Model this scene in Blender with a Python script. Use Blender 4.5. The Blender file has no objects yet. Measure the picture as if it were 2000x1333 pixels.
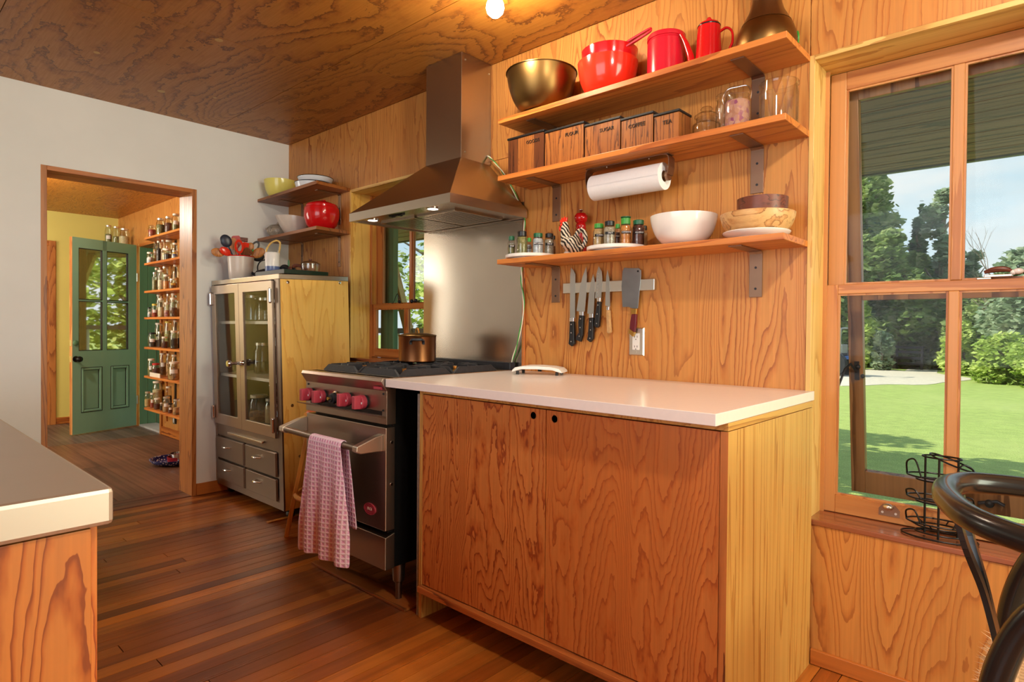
import bpy, math, random
from mathutils import Vector, Matrix
random.seed(7)
SC = bpy.context.scene
COL = SC.collection
PI = math.pi

# ---------------------------------------------------------------- camera
cam = bpy.data.cameras.new('camera'); camo = bpy.data.objects.new('camera', cam); COL.objects.link(camo)
cam.sensor_width = 36.0; cam.lens = 36.0 * 1192.23 / 2000.0
cam.shift_y = -11.62 / 2000.0
cam.clip_start = 0.05; cam.clip_end = 400
yaw, pitch, roll = 0.7395, -0.0128, 0.0083
R0 = Vector((math.cos(yaw), math.sin(yaw), 0))
F0 = Vector((-math.sin(yaw)*math.cos(pitch), math.cos(yaw)*math.cos(pitch), math.sin(pitch)))
U0 = R0.cross(F0)
Rr = math.cos(roll)*R0 + math.sin(roll)*U0
Ur = -math.sin(roll)*R0 + math.cos(roll)*U0
camo.matrix_world = Matrix(((Rr.x, Ur.x, -F0.x, 4.2108), (Rr.y, Ur.y, -F0.y, -2.1919), (Rr.z, Ur.z, -F0.z, 1.1206), (0, 0, 0, 1)))
SC.camera = camo

# ---------------------------------------------------------------- view, world, sun, added area lamps
SC.view_settings.view_transform = 'Standard'
SC.view_settings.look = 'None'
SC.view_settings.gamma = 1.0
SC.view_settings.use_curve_mapping = False
SC.view_settings.exposure = 0.0
SC.cycles.use_denoising = True
SC.cycles.max_bounces = 8
SC.cycles.diffuse_bounces = 4
SC.cycles.glossy_bounces = 4
SC.cycles.transmission_bounces = 6
SC.cycles.transparent_max_bounces = 24
SC.cycles.sample_clamp_indirect = 6.0
SC.cycles.caustics_reflective = False
SC.cycles.caustics_refractive = False
W = bpy.data.worlds.new('sky'); SC.world = W; W.use_nodes = True
nt = W.node_tree; nt.nodes.clear()
def wn(t, **k):
    n = nt.nodes.new(t)
    for a, b in k.items(): setattr(n, a, b)
    return n
wo = wn('ShaderNodeOutputWorld'); wb = wn('ShaderNodeBackground'); tc = wn('ShaderNodeTexCoord')
sep = wn('ShaderNodeSeparateXYZ'); nt.links.new(tc.outputs['Generated'], sep.inputs[0])
rmp = wn('ShaderNodeValToRGB'); nt.links.new(sep.outputs['Z'], rmp.inputs[0])
e = rmp.color_ramp.elements
e[0].position = 0.0; e[0].color = (.74, .90, .98, 1); e[1].position = .8; e[1].color = (.16, .40, .78, 1)
k = e.new(.30); k.color = (.50, .77, .96, 1)
mp = wn('ShaderNodeMapping'); mp.inputs['Scale'].default_value = (2.2, 2.2, 7.0); nt.links.new(tc.outputs['Generated'], mp.inputs[0])
nz = wn('ShaderNodeTexNoise'); nz.inputs['Scale'].default_value = 1.6; nz.inputs['Detail'].default_value = 6; nz.inputs['Roughness'].default_value = .55
nt.links.new(mp.outputs[0], nz.inputs['Vector'])
cr = wn('ShaderNodeValToRGB'); cr.color_ramp.elements[0].position = .40; cr.color_ramp.elements[1].position = .66
nt.links.new(nz.outputs[0], cr.inputs[0])
mx = wn('ShaderNodeMixRGB'); mx.inputs['Color2'].default_value = (.93, .97, 1.0, 1)
nt.links.new(cr.outputs[0], mx.inputs[0]); nt.links.new(rmp.outputs[0], mx.inputs['Color1'])
nt.links.new(mx.outputs[0], wb.inputs[0]); wb.inputs[1].default_value = 1.0
nt.links.new(wb.outputs[0], wo.inputs[0])

def lamp(name, kind, loc, target, energy, color, **kw):
    l = bpy.data.lights.new(name, kind); l.energy = energy; l.color = color
    for a, b in kw.items(): setattr(l, a, b)
    o = bpy.data.objects.new(name, l); COL.objects.link(o); o.location = loc
    d = Vector(target) - Vector(loc); o.rotation_euler = d.to_track_quat('-Z', 'Y').to_euler()
    return o
lamp('sun', 'SUN', (-20, -9, 19), (0, 0, 0), 6.3, (1, .93, .80), angle=.01)
# area lamps added behind and right of the viewer to brighten the room
lamp('fill_area_front', 'AREA', (3.3, -4.38, 1.55), (3.0, 0, 1.2), 46, (.92, .96, 1.0), shape='RECTANGLE', size=2.6, size_y=1.5)
lamp('fill_area_right', 'AREA', (6.36, -.75, 1.45), (2.5, -.6, 1.0), 72, (.97, 1, .74), shape='RECTANGLE', size=1.3, size_y=1.5)

# ---------------------------------------------------------------- mesh helpers
class MB:
    def __init__(s): s.v = []; s.f = []; s.m = []; s.cm = 0
    def add(s, vs, fs):
        b = len(s.v); s.v += [tuple(v) for v in vs]
        for f in fs: s.f.append(tuple(b+i for i in f)); s.m.append(s.cm)
        return s
    def box(s, x0, y0, z0, x1, y1, z1):
        if x0 > x1: x0, x1 = x1, x0
        if y0 > y1: y0, y1 = y1, y0
        if z0 > z1: z0, z1 = z1, z0
        return s.add([(x0,y0,z0),(x1,y0,z0),(x1,y1,z0),(x0,y1,z0),(x0,y0,z1),(x1,y0,z1),(x1,y1,z1),(x0,y1,z1)],
                     [(3,2,1,0),(4,5,6,7),(0,1,5,4),(1,2,6,5),(2,3,7,6),(3,0,4,7)])
    def obox(s, p, q, w, h, up=(0,0,1)):
        # a bar of section w x h from p to q
        p = Vector(p); q = Vector(q); d = (q-p).normalized(); u = Vector(up)
        a = d.cross(u)
        if a.length < 1e-5: a = d.cross(Vector((1,0,0)))
        a.normalize(); b = a.cross(d).normalized()
        a *= w/2; b *= h/2
        vs = [p-a-b, p+a-b, p+a+b, p-a+b, q-a-b, q+a-b, q+a+b, q-a+b]
        return s.add(vs, [(0,1,2,3),(7,6,5,4),(0,4,5,1),(1,5,6,2),(2,6,7,3),(3,7,4,0)])
    def hexa(s, bot, top):
        # bot, top: four corners each, same winding
        n = len(bot); vs = list(bot)+list(top)
        fs = [tuple(range(n-1,-1,-1)), tuple(range(n,2*n))]+[(i,(i+1)%n,n+(i+1)%n,n+i) for i in range(n)]
        return s.add(vs, fs)
    def prism(s, poly, fn, d0, d1):
        # poly: 2-D points, fn(a, b, d) -> xyz
        return s.hexa([fn(a,b,d0) for a,b in poly], [fn(a,b,d1) for a,b in poly])
    def lathe(s, prof, c=(0,0,0), seg=24, ax='z', sx=1, sy=1):
        n = len(prof); vs = []; fs = []
        for r, h in prof:
            for i in range(seg):
                t = 2*PI*i/seg; a = r*math.cos(t)*sx; b = r*math.sin(t)*sy
                p = {'z': (a,b,h), 'y': (a,h,-b), 'x': (h,a,b)}[ax]
                vs.append((p[0]+c[0], p[1]+c[1], p[2]+c[2]))
        for j in range(n-1):
            for i in range(seg):
                i2 = (i+1) % seg
                fs.append((j*seg+i, j*seg+i2, (j+1)*seg+i2, (j+1)*seg+i))
        if prof[0][0] > 1e-4: fs.append(tuple(range(seg-1,-1,-1)))
        if prof[-1][0] > 1e-4: fs.append(tuple((n-1)*seg+i for i in range(seg)))
        return s.add(vs, fs)
    def cyl(s, r, z0, z1, c=(0,0,0), seg=20, ax='z', r1=None):
        return s.lathe([(r, z0), (r if r1 is None else r1, z1)], c, seg, ax)
    def tube(s, pts, r, seg=8, closed=False, flat=1.0):
        pts = [Vector(p) for p in pts]; n = len(pts)
        rs = r if isinstance(r, (list, tuple)) else [r]*n
        vs = []; fs = []; a = None
        for i in range(n):
            if closed: d = pts[(i+1) % n]-pts[i-1]
            else: d = pts[min(i+1,n-1)]-pts[max(i-1,0)]
            d.normalize()
            if a is None:
                a = d.cross(Vector((0,0,1)))
                if a.length < 1e-3: a = d.cross(Vector((1,0,0)))
            a = a - d*a.dot(d)
            if a.length < 1e-6: a = d.cross(Vector((0,1,0)))
            a.normalize(); b = d.cross(a)
            for k in range(seg):
                t = 2*PI*k/seg
                vs.append(pts[i]+a*math.cos(t)*rs[i]+b*math.sin(t)*rs[i]*flat)
        m = n if closed else n-1
        for i in range(m):
            j = (i+1) % n
            for k in range(seg):
                k2 = (k+1) % seg
                fs.append((i*seg+k, i*seg+k2, j*seg+k2, j*seg+k))
        if not closed:
            fs.append(tuple(range(seg-1,-1,-1))); fs.append(tuple((n-1)*seg+k for k in range(seg)))
        return s.add(vs, fs)
    def ball(s, c, r, seg=12, rings=8, sx=1, sy=1, sz=1):
        prof = [(max(r*math.sin(PI*i/rings),1e-5), -r*math.cos(PI*i/rings)) for i in range(rings+1)]
        b = len(s.v); s.lathe(prof, (0,0,0), seg)
        for i in range(b, len(s.v)):
            v = s.v[i]; s.v[i] = (v[0]*sx+c[0], v[1]*sy+c[1], v[2]*sz+c[2])
        return s
    def ring(s, outer, inner, fn, d0, d1):
        # plate with one hole: outer and inner loops have the same count
        n = len(outer)
        vs = [fn(a,b,d0) for a,b in outer]+[fn(a,b,d0) for a,b in inner]+[fn(a,b,d1) for a,b in outer]+[fn(a,b,d1) for a,b in inner]
        fs = []
        for i in range(n):
            j = (i+1) % n
            fs += [(i,n+i,n+j,j),(2*n+i,2*n+j,3*n+j,3*n+i),(i,j,2*n+j,2*n+i),(n+i,3*n+i,3*n+j,n+j)]
        return s.add(vs, fs)
    def xf(s, M, start=0):
        for i in range(start, len(s.v)): s.v[i] = tuple(M @ Vector(s.v[i]))
        return s
    def build(s, name, mat, parent=None, loc=None, smooth=False, bevel=0, kind=None, label=None, world=False, rot=None, angle=.6):
        me = bpy.data.meshes.new(name)
        vs = s.v
        if world and parent is not None:
            b = parent; off = Vector((0,0,0))
            while b is not None: off += b.location; b = b.parent
            vs = [(v[0]-off.x, v[1]-off.y, v[2]-off.z) for v in vs]
        elif loc is not None and world:
            vs = [(v[0]-loc[0], v[1]-loc[1], v[2]-loc[2]) for v in vs]
        me.from_pydata(vs, [], s.f); 
        mats = mat if isinstance(mat, (list, tuple)) else [mat]
        for m_ in mats: me.materials.append(m_)
        if len(mats) > 1: me.polygons.foreach_set('material_index', s.m)
        me.validate(); me.update()
        fix_normals(me)
        if smooth:
            me.polygons.foreach_set('use_smooth', [True]*len(me.polygons))
            try: me.set_sharp_from_angle(angle=angle)
            except Exception: pass
        o = bpy.data.objects.new(name, me); COL.objects.link(o)
        if parent is not None: o.parent = parent
        if loc is not None: o.location = loc
        if rot is not None: o.rotation_euler = rot
        if bevel:
            bm = o.modifiers.new('bevel', 'BEVEL'); bm.width = bevel; bm.segments = 2; bm.limit_method = 'ANGLE'; bm.angle_limit = .7
        if kind: o['kind'] = kind
        if label: o['label'] = label
        return o
import bmesh
def fix_normals(me):
    b = bmesh.new(); b.from_mesh(me)
    bmesh.ops.recalc_face_normals(b, faces=b.faces); b.to_mesh(me); b.free()
def box(*a): return MB().box(*a)
def thing(name, label, cat, loc=(0,0,0), rotz=0, group=None, kind=None):
    o = bpy.data.objects.new(name, None); COL.objects.link(o); o.empty_display_size = .05
    o.location = loc; o.rotation_euler = (0,0,rotz)
    return tag(o, label, cat, group, kind)
def tag(o, label=None, cat=None, group=None, kind=None):
    if label: o['label'] = label
    if cat: o['category'] = cat
    if group: o['group'] = group
    if kind: o['kind'] = kind
    return o
def struct(o, label=None):
    o['kind'] = 'structure'
    if label: o['label'] = label
    return o
def copy_tree(o, parent=None):
    c = o.copy(); COL.objects.link(c)
    if parent is not None: c.parent = parent
    for ch in list(o.children): copy_tree(ch, c)
    return c
XZ = lambda a, b, d: (a, d, b)
YZ = lambda a, b, d: (d, a, b)
XY = lambda a, b, d: (a, b, d)
def arc(cx, cy, r, t0, t1, n):
    return [(cx+r*math.cos(t0+(t1-t0)*i/n), cy+r*math.sin(t0+(t1-t0)*i/n)) for i in range(n+1)]
def spline(pts, n=6):
    # Catmull-Rom through 3-D points
    P = [Vector(p) for p in pts]; P = [2*P[0]-P[1]]+P+[2*P[-1]-P[-2]]; out = []
    for i in range(1, len(P)-2):
        for j in range(n):
            t = j/n
            out.append(.5*((2*P[i])+(-P[i-1]+P[i+1])*t+(2*P[i-1]-5*P[i]+4*P[i+1]-P[i+2])*t*t+(-P[i-1]+3*P[i]-3*P[i+1]+P[i+2])*t**3))
    out.append(P[-2]); return out
def text(body, size, mat, parent, loc, name='lettering', rot=(PI/2,0,0), depth=.0006, align='CENTER'):
    c = bpy.data.curves.new(name, 'FONT'); c.body = body; c.size = size; c.extrude = depth; c.align_x = align; c.align_y = 'CENTER'
    c.materials.append(mat); c.resolution_u = 2
    q = bpy.data.objects.new('_text', c); COL.objects.link(q)
    bpy.context.view_layer.update()
    me = bpy.data.meshes.new_from_object(q.evaluated_get(bpy.context.evaluated_depsgraph_get()))
    me.name = name; bpy.data.objects.remove(q); bpy.data.curves.remove(c)
    o = bpy.data.objects.new(name, me); COL.objects.link(o); o.location = loc; o.rotation_euler = rot
    if parent is not None: o.parent = parent
    return o

# ---------------------------------------------------------------- materials
def s2l(v):
    v /= 255.0
    return v/12.92 if v <= .04045 else ((v+.055)/1.055)**2.4
def C(r, g, b, k=1.0): return (min(s2l(r)*k,1), min(s2l(g)*k,1), min(s2l(b)*k,1), 1)
class NT:
    def __init__(s, name):
        s.m = bpy.data.materials.new(name); s.m.use_nodes = True; s.t = s.m.node_tree; s.t.nodes.clear()
        s.out = s.t.nodes.new('ShaderNodeOutputMaterial')
    def n(s, t, ins=None, **k):
        q = s.t.nodes.new(t)
        for a, b in k.items(): setattr(q, a, b)
        for a, b in (ins or {}).items():
            i = q.inputs[a]
            if isinstance(b, bpy.types.NodeSocket): s.t.links.new(b, i)
            else: i.default_value = b
        return q
    def math(s, op, a, b=0.0):
        q = s.n('ShaderNodeMath', {0: a, 1: b}, operation=op); return q.outputs[0]
    def ramp(s, f, stops, interp='LINEAR'):
        q = s.n('ShaderNodeValToRGB', {0: f}); e = q.color_ramp.elements; q.color_ramp.interpolation = interp
        while len(e) < len(stops): e.new(.5)
        for el, (p, c) in zip(e, stops): el.position = p; el.color = c if len(c) == 4 else tuple(c)+(1,)
        return q.outputs[0]
    def mix(s, f, a, b, mode='MIX'):
        q = s.n('ShaderNodeMixRGB', {0: f, 1: a, 2: b}, blend_type=mode); return q.outputs[0]
    def coord(s, scale=(1,1,1), rnd=True, world=False):
        t = s.n('ShaderNodeTexCoord'); v = t.outputs['Object']
        if world: v = s.n('ShaderNodeNewGeometry').outputs['Position']
        if rnd:
            r = s.n('ShaderNodeObjectInfo').outputs['Random']
            r = s.math('MULTIPLY', r, 37.0)
            v = s.n('ShaderNodeVectorMath', {0: v, 1: r}, operation='ADD').outputs[0]
        return s.n('ShaderNodeMapping', {'Vector': v, 'Scale': scale}).outputs[0]
    def noise(s, v, scale=1, detail=3, rough=.5, dist=0):
        return s.n('ShaderNodeTexNoise', {'Vector': v, 'Scale': scale, 'Detail': detail, 'Roughness': rough, 'Distortion': dist}).outputs[0]
    def bsdf(s, col, rough=.5, metal=0.0, bump=None, bstr=.2, bdist=.002, **k):
        d = {'Base Color': col, 'Roughness': rough, 'Metallic': metal}
        d.update(k)
        p = s.n('ShaderNodeBsdfPrincipled', d)
        if bump is not None:
            q = s.n('ShaderNodeBump', {'Height': bump, 'Strength': bstr, 'Distance': bdist}); s.t.links.new(q.outputs[0], p.inputs['Normal'])
        s.t.links.new(p.outputs[0], s.out.inputs[0]); return p
GR = {'x': (.30,3,3), 'y': (3,.30,3), 'z': (3,3,.30)}
def wood(name, light, mid, dark, grain='z', scale=1.0, bands=22, rough=.38, along=1.0, patch=.25, world=False, fiber=.10, contrast=1.0, coat=.0, jag=.5, fig=1.0):
    light, mid, dark = [(q[0], q[1]*.94, q[2]*.75, 1) for q in (light, mid, dark)]
    t = NT(name); g = GR[grain]
    sc = tuple((a*along if a < 1 else a)*scale for a in g)
    v = t.coord(sc, rnd=not world, world=world)
    n1 = t.noise(v, 1.5*fig, 2.0, .42, .3)
    v2 = t.coord(tuple(a*6 if a > 1 else a*14 for a in sc), rnd=not world, world=world)
    n2 = t.noise(v2, 1.0, 3, .6)
    v3 = t.coord(tuple(a*26 if a > 1 else a*60 for a in sc), rnd=not world, world=world)
    n3 = t.noise(v3, 1.0, 2, .6)
    h = t.math('ADD', t.math('ADD', t.math('MULTIPLY', n1, bands), t.math('MULTIPLY', n2, jag*2.2)), t.math('MULTIPLY', n3, jag*.55))
    f = t.math('FRACT', h)
    c = t.ramp(f, [(0, light), (.50, light), (.80, mid), (.91, dark), (.98, dark), (1.0, light)])
    big = t.noise(t.coord(tuple(a*1.1 for a in sc), rnd=not world, world=world), 1.0, 3, .5)
    pm = t.ramp(big, [(.50, (0,0,0)), (.66, (1,1,1))])
    c = t.mix(t.math('MULTIPLY', pm, patch), c, mid)
    fade = t.ramp(t.noise(t.coord(tuple(a*.8 for a in sc), rnd=not world, world=world), 1.3, 2, .5), [(.35, (.15,.15,.15)), (.62, (.9,.9,.9))])
    c = t.mix(t.math('MULTIPLY', fade, 1-contrast), c, light)
    vf = t.coord(tuple(a*40 if a > 1 else a*8 for a in sc), rnd=not world, world=world)
    fb = t.noise(vf, 1.0, 2, .6)
    k = t.ramp(fb, [(.25, (1-fiber,)*3), (.75, (1+fiber,)*3)])
    c = t.mix(1.0, c, k, 'MULTIPLY')
    r = t.ramp(fb, [(.2, (rough+.1,)*3), (.8, (rough-.05,)*3)])
    t.bsdf(c, r, bump=fb, bstr=.05, bdist=.001, **{'Coat Weight': coat, 'Coat Roughness': .2})
    return t.m
def M(name, col, rough=.5, metal=0.0, var=.08, scale=18, stretch=(1,1,1), bump=.0, col2=None, **k):
    t = NT(name); v = t.coord(stretch); n = t.noise(v, scale, 4, .55)
    a = tuple(x*(1-var) for x in col[:3])+(1,); b = col2 or tuple(min(x*(1+var),1) for x in col[:3])+(1,)
    c = t.ramp(n, [(.3, a), (.7, b)])
    kk = {x.replace('_', ' '): y for x, y in k.items()}
    t.bsdf(c, rough, metal, bump=n if bump else None, bstr=bump, **kk)
    return t.m
def glass(name, tint=(.97,.98,.97), refl=1.0, dirt=0.0, rough=.02, edge=1.0):
    t = NT(name)
    fc = t.n('ShaderNodeLayerWeight', {'Blend': .5}).outputs['Facing']
    tr = t.n('ShaderNodeBsdfTransparent', {0: t.ramp(fc, [(0, tint), (.55, tint), (.95, tuple(q*edge for q in tint))])})
    gl = t.n('ShaderNodeBsdfGlossy', {0: (1,1,1,1), 'Roughness': rough})
    fr = t.math('MULTIPLY', t.math('ADD', t.math('MULTIPLY', t.math('POWER', fc, 4.0), .75), .045), refl)
    fr = t.math('MINIMUM', fr, .9)
    ms = t.n('ShaderNodeMixShader', {0: fr, 1: tr.outputs[0], 2: gl.outputs[0]})
    o = ms.outputs[0]
    if dirt:
        df = t.n('ShaderNodeBsdfDiffuse', {0: (.75,.77,.75,1)})
        n = t.noise(t.coord((30,30,3)), 1.0, 4, .7)
        f = t.math('MULTIPLY', t.ramp(n, [(.45, (0,0,0)), (.75, (1,1,1))]), dirt)
        o = t.n('ShaderNodeMixShader', {0: f, 1: o, 2: df.outputs[0]}).outputs[0]
    t.t.links.new(o, t.out.inputs[0]); return t.m
def steel(name, col, rough=.3, stretch=(1,1,40), var=.05, bump=.012):
    t = NT(name); n = t.noise(t.coord(stretch), 9, 3, .6); n2 = t.noise(t.coord((1,1,1)), 4, 4, .55)
    a = tuple(x*(1-var) for x in col[:3])+(1,); b = tuple(min(x*(1+var),1) for x in col[:3])+(1,)
    c = t.ramp(n2, [(.3, a), (.7, b)])
    t.bsdf(c, rough, 1.0, bump=n if bump else None, bstr=bump, bdist=.0003); return t.m
# fir plywood and boards
PLYL, PLYM, PLYD = C(202,142,80), C(186,116,58), C(148,78,36)
m_ply = wood('fir_plywood_vertical', PLYL, PLYM, PLYD, 'z', bands=30, contrast=.48, along=1.2, patch=.4)
m_plyx = wood('fir_plywood_horizontal', PLYL, PLYM, PLYD, 'x', bands=22, contrast=.6)
m_plyside = wood('pale_varnished_plywood', C(232,190,108), C(224,176,90), C(210,152,70), 'z', bands=12, fiber=.06, patch=.1, contrast=.5)
m_door = wood('rotary_cut_fir_doors', C(200,126,68), C(184,102,48), C(146,68,32), 'z', bands=40, along=1.5, jag=1.0, patch=.6, contrast=.95)
m_end = wood('straight_grain_fir_panel', C(206,164,96), C(194,144,76), C(166,112,54), 'z', bands=30, along=.25, scale=1.3, fiber=.08, contrast=.7)
m_ceil = wood('ceiling_plywood', C(170,112,46), C(150,90,34), C(104,56,22), 'x', bands=24, along=3.0, jag=.7, patch=.5, rough=.42, fig=.36, contrast=.6)
m_edge = wood('plywood_edge', C(190,118,66), C(160,90,48), C(104,52,26), 'z', bands=20, along=.4, scale=2.0)
m_endy = wood('straight_grain_fir_edge', C(206,164,96), C(194,144,76), C(166,112,54), 'y', bands=30, along=.25, scale=1.3, fiber=.08, contrast=.7)
m_edgex = wood('plywood_edge_lying', C(190,118,66), C(160,90,48), C(104,52,26), 'x', bands=20, along=.4, scale=2.0)
m_shelf = wood('fir_shelf_board', C(204,130,66), C(186,106,50), C(156,80,36), 'x', bands=14, along=.5, fiber=.09, contrast=.7)
m_shelf_dark = wood('stained_shelf_board', C(160,98,52), C(140,82,40), C(104,56,26), 'x', bands=14, along=.5)
m_jamb = wood('door_jamb_veneer', C(188,122,66), C(170,104,52), C(140,78,36), 'z', bands=18, along=.7)
m_reveal = wood('window_lining', C(224,190,124), C(212,170,100), C(186,138,74), 'z', bands=14, along=.8, contrast=.7)
m_revealx = wood('window_lining_head', C(224,190,124), C(212,170,100), C(186,138,74), 'x', bands=14, along=.8, contrast=.7)
m_sash = wood('sash_fir', C(206,150,100), C(194,132,80), C(168,102,58), 'z', bands=8, along=.3, fiber=.06, contrast=.6)
m_sashx = wood('sash_fir_rail', C(206,150,100), C(194,132,80), C(168,102,58), 'x', bands=8, along=.3, fiber=.06, contrast=.6)
m_storm = wood('storm_sash_wood', C(170,130,96), C(150,110,78), C(110,76,50), 'z', bands=8, along=.3)
m_sill = wood('sill_board', C(150,88,62), C(132,72,50), C(100,52,34), 'x', bands=10, along=.4, rough=.2, coat=.8)
m_base = wood('baseboard_fir', C(190,116,56), C(170,96,42), C(130,66,28), 'x', bands=12, along=.4)
m_basey = wood('baseboard_fir_y', C(190,116,56), C(170,96,42), C(130,66,28), 'y', bands=12, along=.4)
m_stool = wood('stool_birch', C(220,158,80), C(206,138,62), C(180,110,46), 'z', bands=6, along=.3, contrast=.5)
m_walnut = wood('canister_acacia', C(158,100,52), C(132,78,40), C(88,50,26), 'z', bands=14, scale=3.0, along=.6, patch=.5)
m_walnut_dark = wood('canister_acacia_dark', C(104,60,34), C(88,48,28), C(58,30,18), 'z', bands=14, scale=3.0, along=.6, patch=.5)
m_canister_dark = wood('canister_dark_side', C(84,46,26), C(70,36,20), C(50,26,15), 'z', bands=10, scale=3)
m_bowlwood = wood('spalted_bowl_wood', C(214,176,128), C(190,140,92), C(140,98,60), 'x', bands=5, scale=4, patch=.7, contrast=.7)
m_bowldark = wood('dark_bowl_wood', C(112,60,46), C(96,50,38), C(70,34,26), 'x', bands=8, scale=4)
# floor boards: one colour set per board through object random
def floor_mat(name, stops, grain, rough=.26, wearcol=None):
    t = NT(name); g = GR[grain]
    r = t.n('ShaderNodeObjectInfo').outputs['Random']
    base = t.ramp(r, stops)
    v = t.coord(tuple(a*8 if a > 1 else a*2 for a in g)); n = t.noise(v, 1.2, 4, .6)
    k = t.ramp(n, [(.3, (.62,)*3), (.5, (.95,)*3), (.75, (1.15,)*3)])
    c = t.mix(1.0, base, k, 'MULTIPLY')
    big = t.noise(t.coord((1,1,1), rnd=False, world=True), 1.1, 3, .6)
    wk = t.ramp(big, [(.36, (.68,.64,.66)), (.58, (1.08,)*3)])
    c = t.mix(1.0, c, wk, 'MULTIPLY')
    rr = t.ramp(n, [(.3, (rough+.15,)*3), (.7, (rough,)*3)])
    t.bsdf(c, rr, bump=n, bstr=.08, bdist=.001, **{'Coat Weight': .15, 'Coat Roughness': .25}); return t.m
m_floor = floor_mat('strip_floor', [(0, C(104,54,26)), (.35, C(126,66,30)), (.7, C(146,80,32)), (1, C(166,98,40))], 'y')
m_floor_orange = floor_mat('strip_floor_unworn', [(0, C(152,80,30)), (.5, C(182,104,36)), (1, C(196,120,48))], 'y', .24)
m_floor_pantry = floor_mat('pantry_floor', [(0, C(112,74,54)), (.5, C(128,86,62)), (1, C(104,70,54))], 'x', .38)
m_floor_grey = floor_mat('pantry_floor_weathered', [(0, C(104,88,78)), (.5, C(118,100,86)), (1, C(92,78,68))], 'x', .4)
m_thresh = floor_mat('threshold_board', [(0, C(110,62,44)), (1, C(92,52,40))], 'y', .35)
# paint
m_white = M('white_wall_paint', C(234,234,230), .6, var=.035, scale=2.2)
m_yellow = M('yellow_wall_paint', C(228,214,116), .6, var=.04, scale=2)
m_green = M('green_door_paint', C(132,176,148), .38, var=.10, scale=3, stretch=(1,1,.4))
m_green_dark = M('green_boarding_paint', C(84,124,88), .5, var=.12, scale=4, stretch=(4,4,.4))
m_putty = M('dark_glazing_bead', C(46,40,36), .5)
m_quartz = M('white_countertop', C(236,226,220), .22, var=.015, scale=60)
# metals
m_steel = steel('brushed_stainless', C(176,160,146), .30, bump=0, var=.03)
m_steelx = steel('brushed_stainless_lying', C(186,174,158), .27, (40,1,1), bump=0, var=.03)
m_steel_dark = steel('cabinet_stainless', C(140,126,114), .36, (1,1,30), bump=0, var=.04)
m_hood = steel('hood_stainless', C(182,166,146), .27, (1,1,1), bump=0, var=.03)
m_splash = steel('splash_stainless', C(196,186,172), .24, (3,1,3), bump=0, var=.04)
m_counter = steel('worktop_stainless', C(206,200,188), .50, bump=0, var=.03)
m_frontply = wood('foreground_plywood', C(182,116,62), C(160,88,42), C(126,62,30), 'z', bands=22, contrast=.9, along=1.2, patch=.7, fig=1.1, jag=.8)
m_cabin = M('cabinet_inside', C(70,70,66), .5)
m_chrome = steel('chrome', C(220,220,222), .10, (1,1,1), var=.04)
m_blade = steel('knife_steel', C(206,208,206), .28, (1,1,20), var=.06)
m_cleaver = steel('patinated_cleaver', C(150,152,154), .36, (6,1,6), var=.3)
m_bracket = steel('bracket_steel', C(150,118,96), .42, (1,1,10), var=.15)
m_brass = steel('tarnished_brass', C(128,98,56), .36, (1,1,1), var=.12)
m_bell = steel('engraved_bronze', C(130,110,82), .34, (1,1,1), var=.35)
m_pot = steel('stained_copper_pot', C(150,98,62), .30, (2,2,1), var=.25)
m_iron = M('cast_iron', C(44,46,52), .45, .3, var=.2, scale=60, bump=.1)
m_black = M('black_enamel', C(14,14,16), .25, var=.3)
m_blackmatte = M('black_plastic', C(24,24,26), .45, var=.2)
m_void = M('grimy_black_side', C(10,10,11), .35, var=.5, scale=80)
m_wire = M('black_wire', C(22,22,22), .35, .4)
m_chair = M('black_lacquer', C(30,30,29), .22, var=.1)
m_gold = steel('brass_ferrule', C(214,170,90), .25, (1,1,1))
# ceramics, plastics
m_red = M('red_enamel', C(208,22,26), .14, var=.05, scale=3)
m_redbowl = M('orange_red_enamel', C(226,52,30), .14, var=.04, scale=3)
m_pink_red = M('crimson_plastic', C(206,28,48), .22, var=.05, scale=3)
m_knob = M('dusty_rose_knob', C(176,62,78), .38, var=.06)
m_pepper = M('red_lacquer_mill', C(176,14,18), .14, var=.05)
m_ceramic = M('white_glaze', C(238,236,232), .12, var=.02)
m_plasticw = M('white_plastic', C(232,230,226), .35, var=.02)
m_enamelw = M('white_enamel', C(226,230,236), .18, var=.02)
m_cream = M('cream_glaze', C(226,214,200), .2, var=.04)
m_yellowbowl = M('yellow_glass_bowl', C(240,230,120), .16, var=.03)
m_stoneware = M('speckled_stoneware', C(158,146,128), .35, var=.15, scale=30, col2=C(186,174,154))
m_stonebrown = M('stoneware_foot', C(120,70,44), .3, var=.15)
m_crock = M('pale_pink_crock', C(220,206,194), .3, var=.05, scale=12, bump=.15)
m_blueglaze = M('blue_glaze', C(96,112,160), .25, var=.06)
m_paper = M('paper_towel', C(240,240,242), .8, var=.015, scale=120, bump=.15)
m_card = M('cardboard', C(170,130,90), .8)
m_label = M('paper_label', C(236,232,224), .7, var=.03)
m_dymo = M('black_label_tape', C(16,16,16), .4)
m_whiteink = M('white_print', C(236,236,236), .6)
m_darkmetal = M('dark_wire_letters', C(52,46,42), .45, .5)
m_lid_black = M('black_lid', C(22,22,24), .3)
m_lid_green = M('green_lid', C(60,150,60), .35)
m_lid_dgreen = M('dark_green_lid', C(26,92,60), .35)
m_lid_white = M('cream_white_lid', C(236,226,206), .4, var=.04)
m_lid_yellow = M('yellow_lid', C(222,200,80), .4)
m_lid_red = M('red_lid', C(196,44,44), .35)
m_lid_steel = steel('tin_lid', C(226,222,210), .32, (1,1,1))
m_glass = glass('clear_glass', (.95,.955,.95), .9, rough=.03, edge=.5)
m_glassjar = glass('jar_glass', (.93,.95,.91), 1.2, rough=.04, edge=.55)
m_pane = glass('window_pane', (.97,.98,.97), .10, dirt=.010)
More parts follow.
